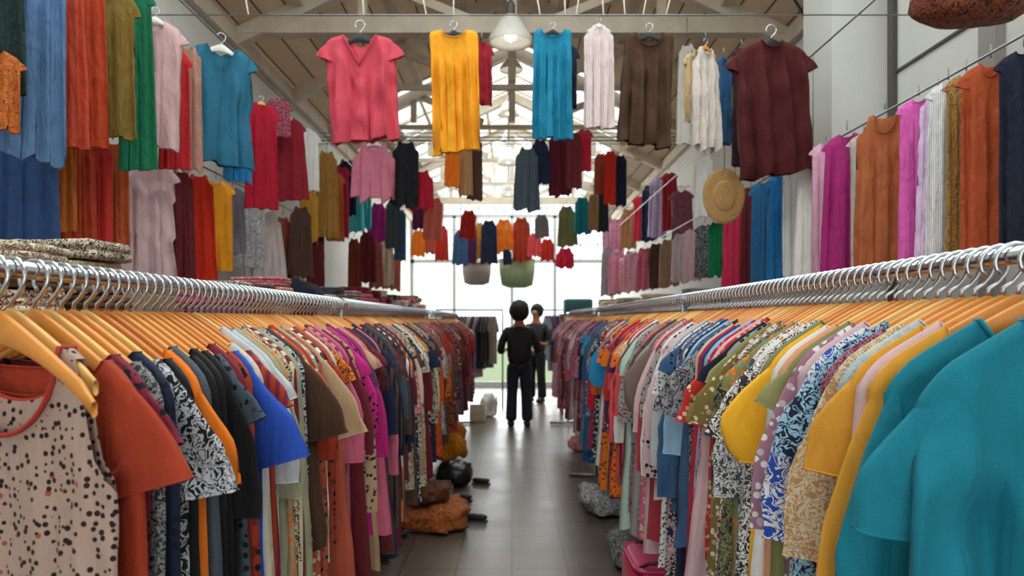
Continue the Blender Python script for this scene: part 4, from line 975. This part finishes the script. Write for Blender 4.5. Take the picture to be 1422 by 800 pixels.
# ------------------------------------------------------------------ people
def skin_mesh(name, verts, edges, m, parent=None, root=0, sub=2):
    me = bpy.data.meshes.new(name); me.from_pydata([v[:3] for v in verts], edges, []); me.update()
    o = obj(name, me, m, parent); md = o.modifiers.new('skin', 'SKIN'); md.use_smooth_shade = True
    for i, v in enumerate(verts):
        s = me.skin_vertices[0].data[i]; s.radius = (v[3], v[4] if len(v) > 4 else v[3]); s.use_root = (i == root)
    sb = o.modifiers.new('sub', 'SUBSURF'); sb.levels = sb.render_levels = sub
    return o
SKIN = simple('skin', '#a8694a', .55)
def person(label, loc, rotz, h, jacket, trousers, hair, bald=False):
    t = thing('person', label, 'person', loc, (0, 0, rotz)); t.scale = (h / 1.70,) * 3
    # facing +y (away from the camera)
    V = [(0, 0, .95, .09, .08), (0, .01, 1.15, .09, .07), (0, 0, 1.36, .12, .07), (0, 0, 1.45, .06, .06), (0, .01, 1.54, .062, .07), (0, .02, 1.62, .072, .088), (0, .015, 1.68, .05, .06)]
    E = [(i, i + 1) for i in range(6)]
    for s in (-1, 1):
        k = len(V); V += [(s * .17, 0, 1.38, .05), (s * .235, -.02, 1.22, .043), (s * .265, -.02, 1.08, .038), (s * .24, .12, 1.05, .033), (s * .20, .22, 1.08, .026), (s * .19, .27, 1.09, .032, .018)]
        E += [(2, k)] + [(k + i, k + i + 1) for i in range(5)]
        kk = len(V)
        for f in range(5):
            dx = (f - 2) * .017; z = 1.09 - (f - 2) * .006
            ln = (.05, .07, .08, .075, .055)[f]
            V += [(s * (.19 - dx), .29, z + (.01 if f else .03), .009), (s * (.19 - dx) - s * .012, .29 + ln, z - .02, .008)]; E += [(k + 5, kk + 2 * f), (kk + 2 * f, kk + 2 * f + 1)]
        k = len(V); V += [(s * .09, 0, .86, .085), (s * .10, .01, .5, .055), (s * .105, -.01, .25, .045), (s * .11, -.01, .09, .038), (s * .115, .1, .035, .035, .028)]
        E += [(0, k)] + [(k + i, k + i + 1) for i in range(4)]
    skin_mesh('body', V, E, SKIN, t)
    V = [(0, 0, .80, .17, .13), (0, 0, 1.08, .19, .135), (0, 0, 1.28, .20, .13), (0, 0, 1.41, .10, .085), (0, 0, 1.46, .065, .065)]; E = [(0, 1), (1, 2), (2, 3), (3, 4)]
    for s in (-1, 1):
        k = len(V); V += [(s * .175, 0, 1.365, .068), (s * .24, -.02, 1.22, .062), (s * .27, -.02, 1.08, .058), (s * .25, .08, 1.055, .05)]; E += [(2, k)] + [(k + i, k + i + 1) for i in range(3)]
    skin_mesh('jacket', V, E, simple(jacket[0], jacket[1], .8), t)
    V = [(0, 0, .98, .13, .10)]; E = []
    for s in (-1, 1):
        k = len(V); V += [(s * .085, 0, .84, .10, .11), (s * .10, .01, .5, .082), (s * .11, -.01, .25, .085), (s * .115, -.01, .07, .088)]; E += [(0, k)] + [(k + i, k + i + 1) for i in range(3)]
    skin_mesh('trousers', V, E, simple(trousers[0], trousers[1], .8), t)
    for s in (-1, 1):
        g_ = lump(.1, .27, .085, 70, 18, 8, .15); mesh('shoe', ([(x + s * .115, y + .05, z) for x, y, z in g_[0]], g_[1]), simple('shoe_dark', '#221d1c', .5), t)
    # hair: a round mass over the head, leaving the face in front
    n, V, F = 22, [], []
    rn = random.Random(8)
    for j in range(13):
        ph = -pi / 2 * .75 + (pi / 2 * 1.75) * j / 12
        for i in range(n):
            a = 2 * pi * i / n; k = 1 + .05 * sin(7 * a + j) + .04 * rn.random(); r = hair * k
            x, y, z = r * cos(ph) * cos(a), r * cos(ph) * sin(a), r * sin(ph) * 1.05
            if y > .04: y = .04 + (y - .04) * (.6 if z < .03 else 1)
            V.append((x, y - .025, 1.655 + z))
    for j in range(12):
        for i in range(n): F.append((j * n + i, j * n + (i + 1) % n, (j + 1) * n + (i + 1) % n, (j + 1) * n + i))
    F.append(tuple(range(n))[::-1])
    mesh('hair', (V, F), simple('hair_black', '#14110f', .7, bump=.8, scale=60), t)
    g_ = lathe([(0, -.012), (.009, -.008), (.012, .004), (.006, .018), (0, .02)], 8)
    mesh('nose', ([(x, y + .108, z + 1.60) for x, y, z in g_[0]], g_[1]), SKIN, t)
    for s in (-1, 1):
        g_ = lump(.02, .035, .06, 5, 10, 6, .1); mesh('ear', ([(x + s * .078, y + .02, z + 1.585) for x, y, z in g_[0]], g_[1]), SKIN, t)
        g_ = lathe([(0, -.011), (.009, -.006), (.011, 0), (.009, .006), (0, .011)], 8)
        mesh('eye', ([(x + s * .03, y + .092, z + 1.635) for x, y, z in g_[0]], g_[1]), simple('eye', '#e8e4de', .3), t)
    mesh('mouth', tube([(-.024, .096, 1.562), (0, .104, 1.56), (.024, .096, 1.562)], .005, 6), simple('lips', '#8a4438', .5), t)
    return t
person('person with round black hair walking away down the aisle in black jacket and trousers', (.10, 10.05, 0), .05, 1.66, ('jacket_black', '#17161a'), ('trousers_navy', '#1a1f30'), .142)
person('person in dark jacket seen half behind the one walking in the aisle', (.44, 13.0, 0), 2.6, 1.70, ('jacket_charcoal', '#25272e'), ('trousers_black', '#191a20'), .118)

# ------------------------------------------------------------------ light, sky, camera
w = bpy.data.worlds.new('sky'); bpy.context.scene.world = w; w.use_nodes = True
bg = w.node_tree.nodes['Background']; bg.inputs[0].default_value = (.93, .97, 1.0, 1); bg.inputs[1].default_value = 2.2
def area(name, loc, rot, sx, sy, power, col=(1, 1, 1)):
    l = bpy.data.lights.new(name, 'AREA'); l.shape = 'RECTANGLE'; l.size = sx; l.size_y = sy; l.energy = power; l.color = col
    o = bpy.data.objects.new(name, l); C.objects.link(o); o.location = loc; o.rotation_euler = rot; return o
sl = math.atan2(RG - EV, WX)
for s in (-1, 1):   # area lamps at the roof glazing: front pair added as fill, far pair daylight
    area('rooflight_added_lamp', (s * 1.1, 1.7, 4.7), (0, -s * sl * -1, 0), 1.6, 5.6, 105)
    area('rooflight_added_lamp', (s * .8, 12.2, 4.85), (0, s * sl, 0), 1.4, 7.0, 170)
area('end_window_daylight', (0, YE + .5, 2.3), (math.radians(-90), 0, 0), 4.4, 4.2, 330)
area('entrance_fill', (0, YB - .3, 1.3), (math.radians(90), 0, 0), 2.4, 2.3, 35)  # added fill lamp behind the camera, outside the unseen doorway
cd = bpy.data.cameras.new('camera'); cam = bpy.data.objects.new('camera', cd); C.objects.link(cam)
cam.location = (0, 0, CAMH); cam.rotation_euler = (math.radians(90), 0, 0)
cd.sensor_width = 36; cd.lens = FX / 1422 * 36; cd.shift_y = 45 / 1422; cd.clip_start = .05
cd.dof.use_dof = True; cd.dof.focus_distance = 1.9; cd.dof.aperture_fstop = 4.0
sc = bpy.context.scene; sc.camera = cam
sc.view_settings.view_transform = 'Standard'; sc.view_settings.look = 'None'; sc.view_settings.gamma = 1; sc.view_settings.exposure = -0.42; sc.view_settings.use_curve_mapping = False
try:
    sc.cycles.use_denoising = True; sc.cycles.max_bounces = 8; sc.cycles.transparent_max_bounces = 12; sc.cycles.sample_clamp_indirect = 6; sc.cycles.caustics_reflective = False; sc.cycles.caustics_refractive = False
except Exception: pass
for o in C.objects:
    if 'top' in o.keys(): del o['top']
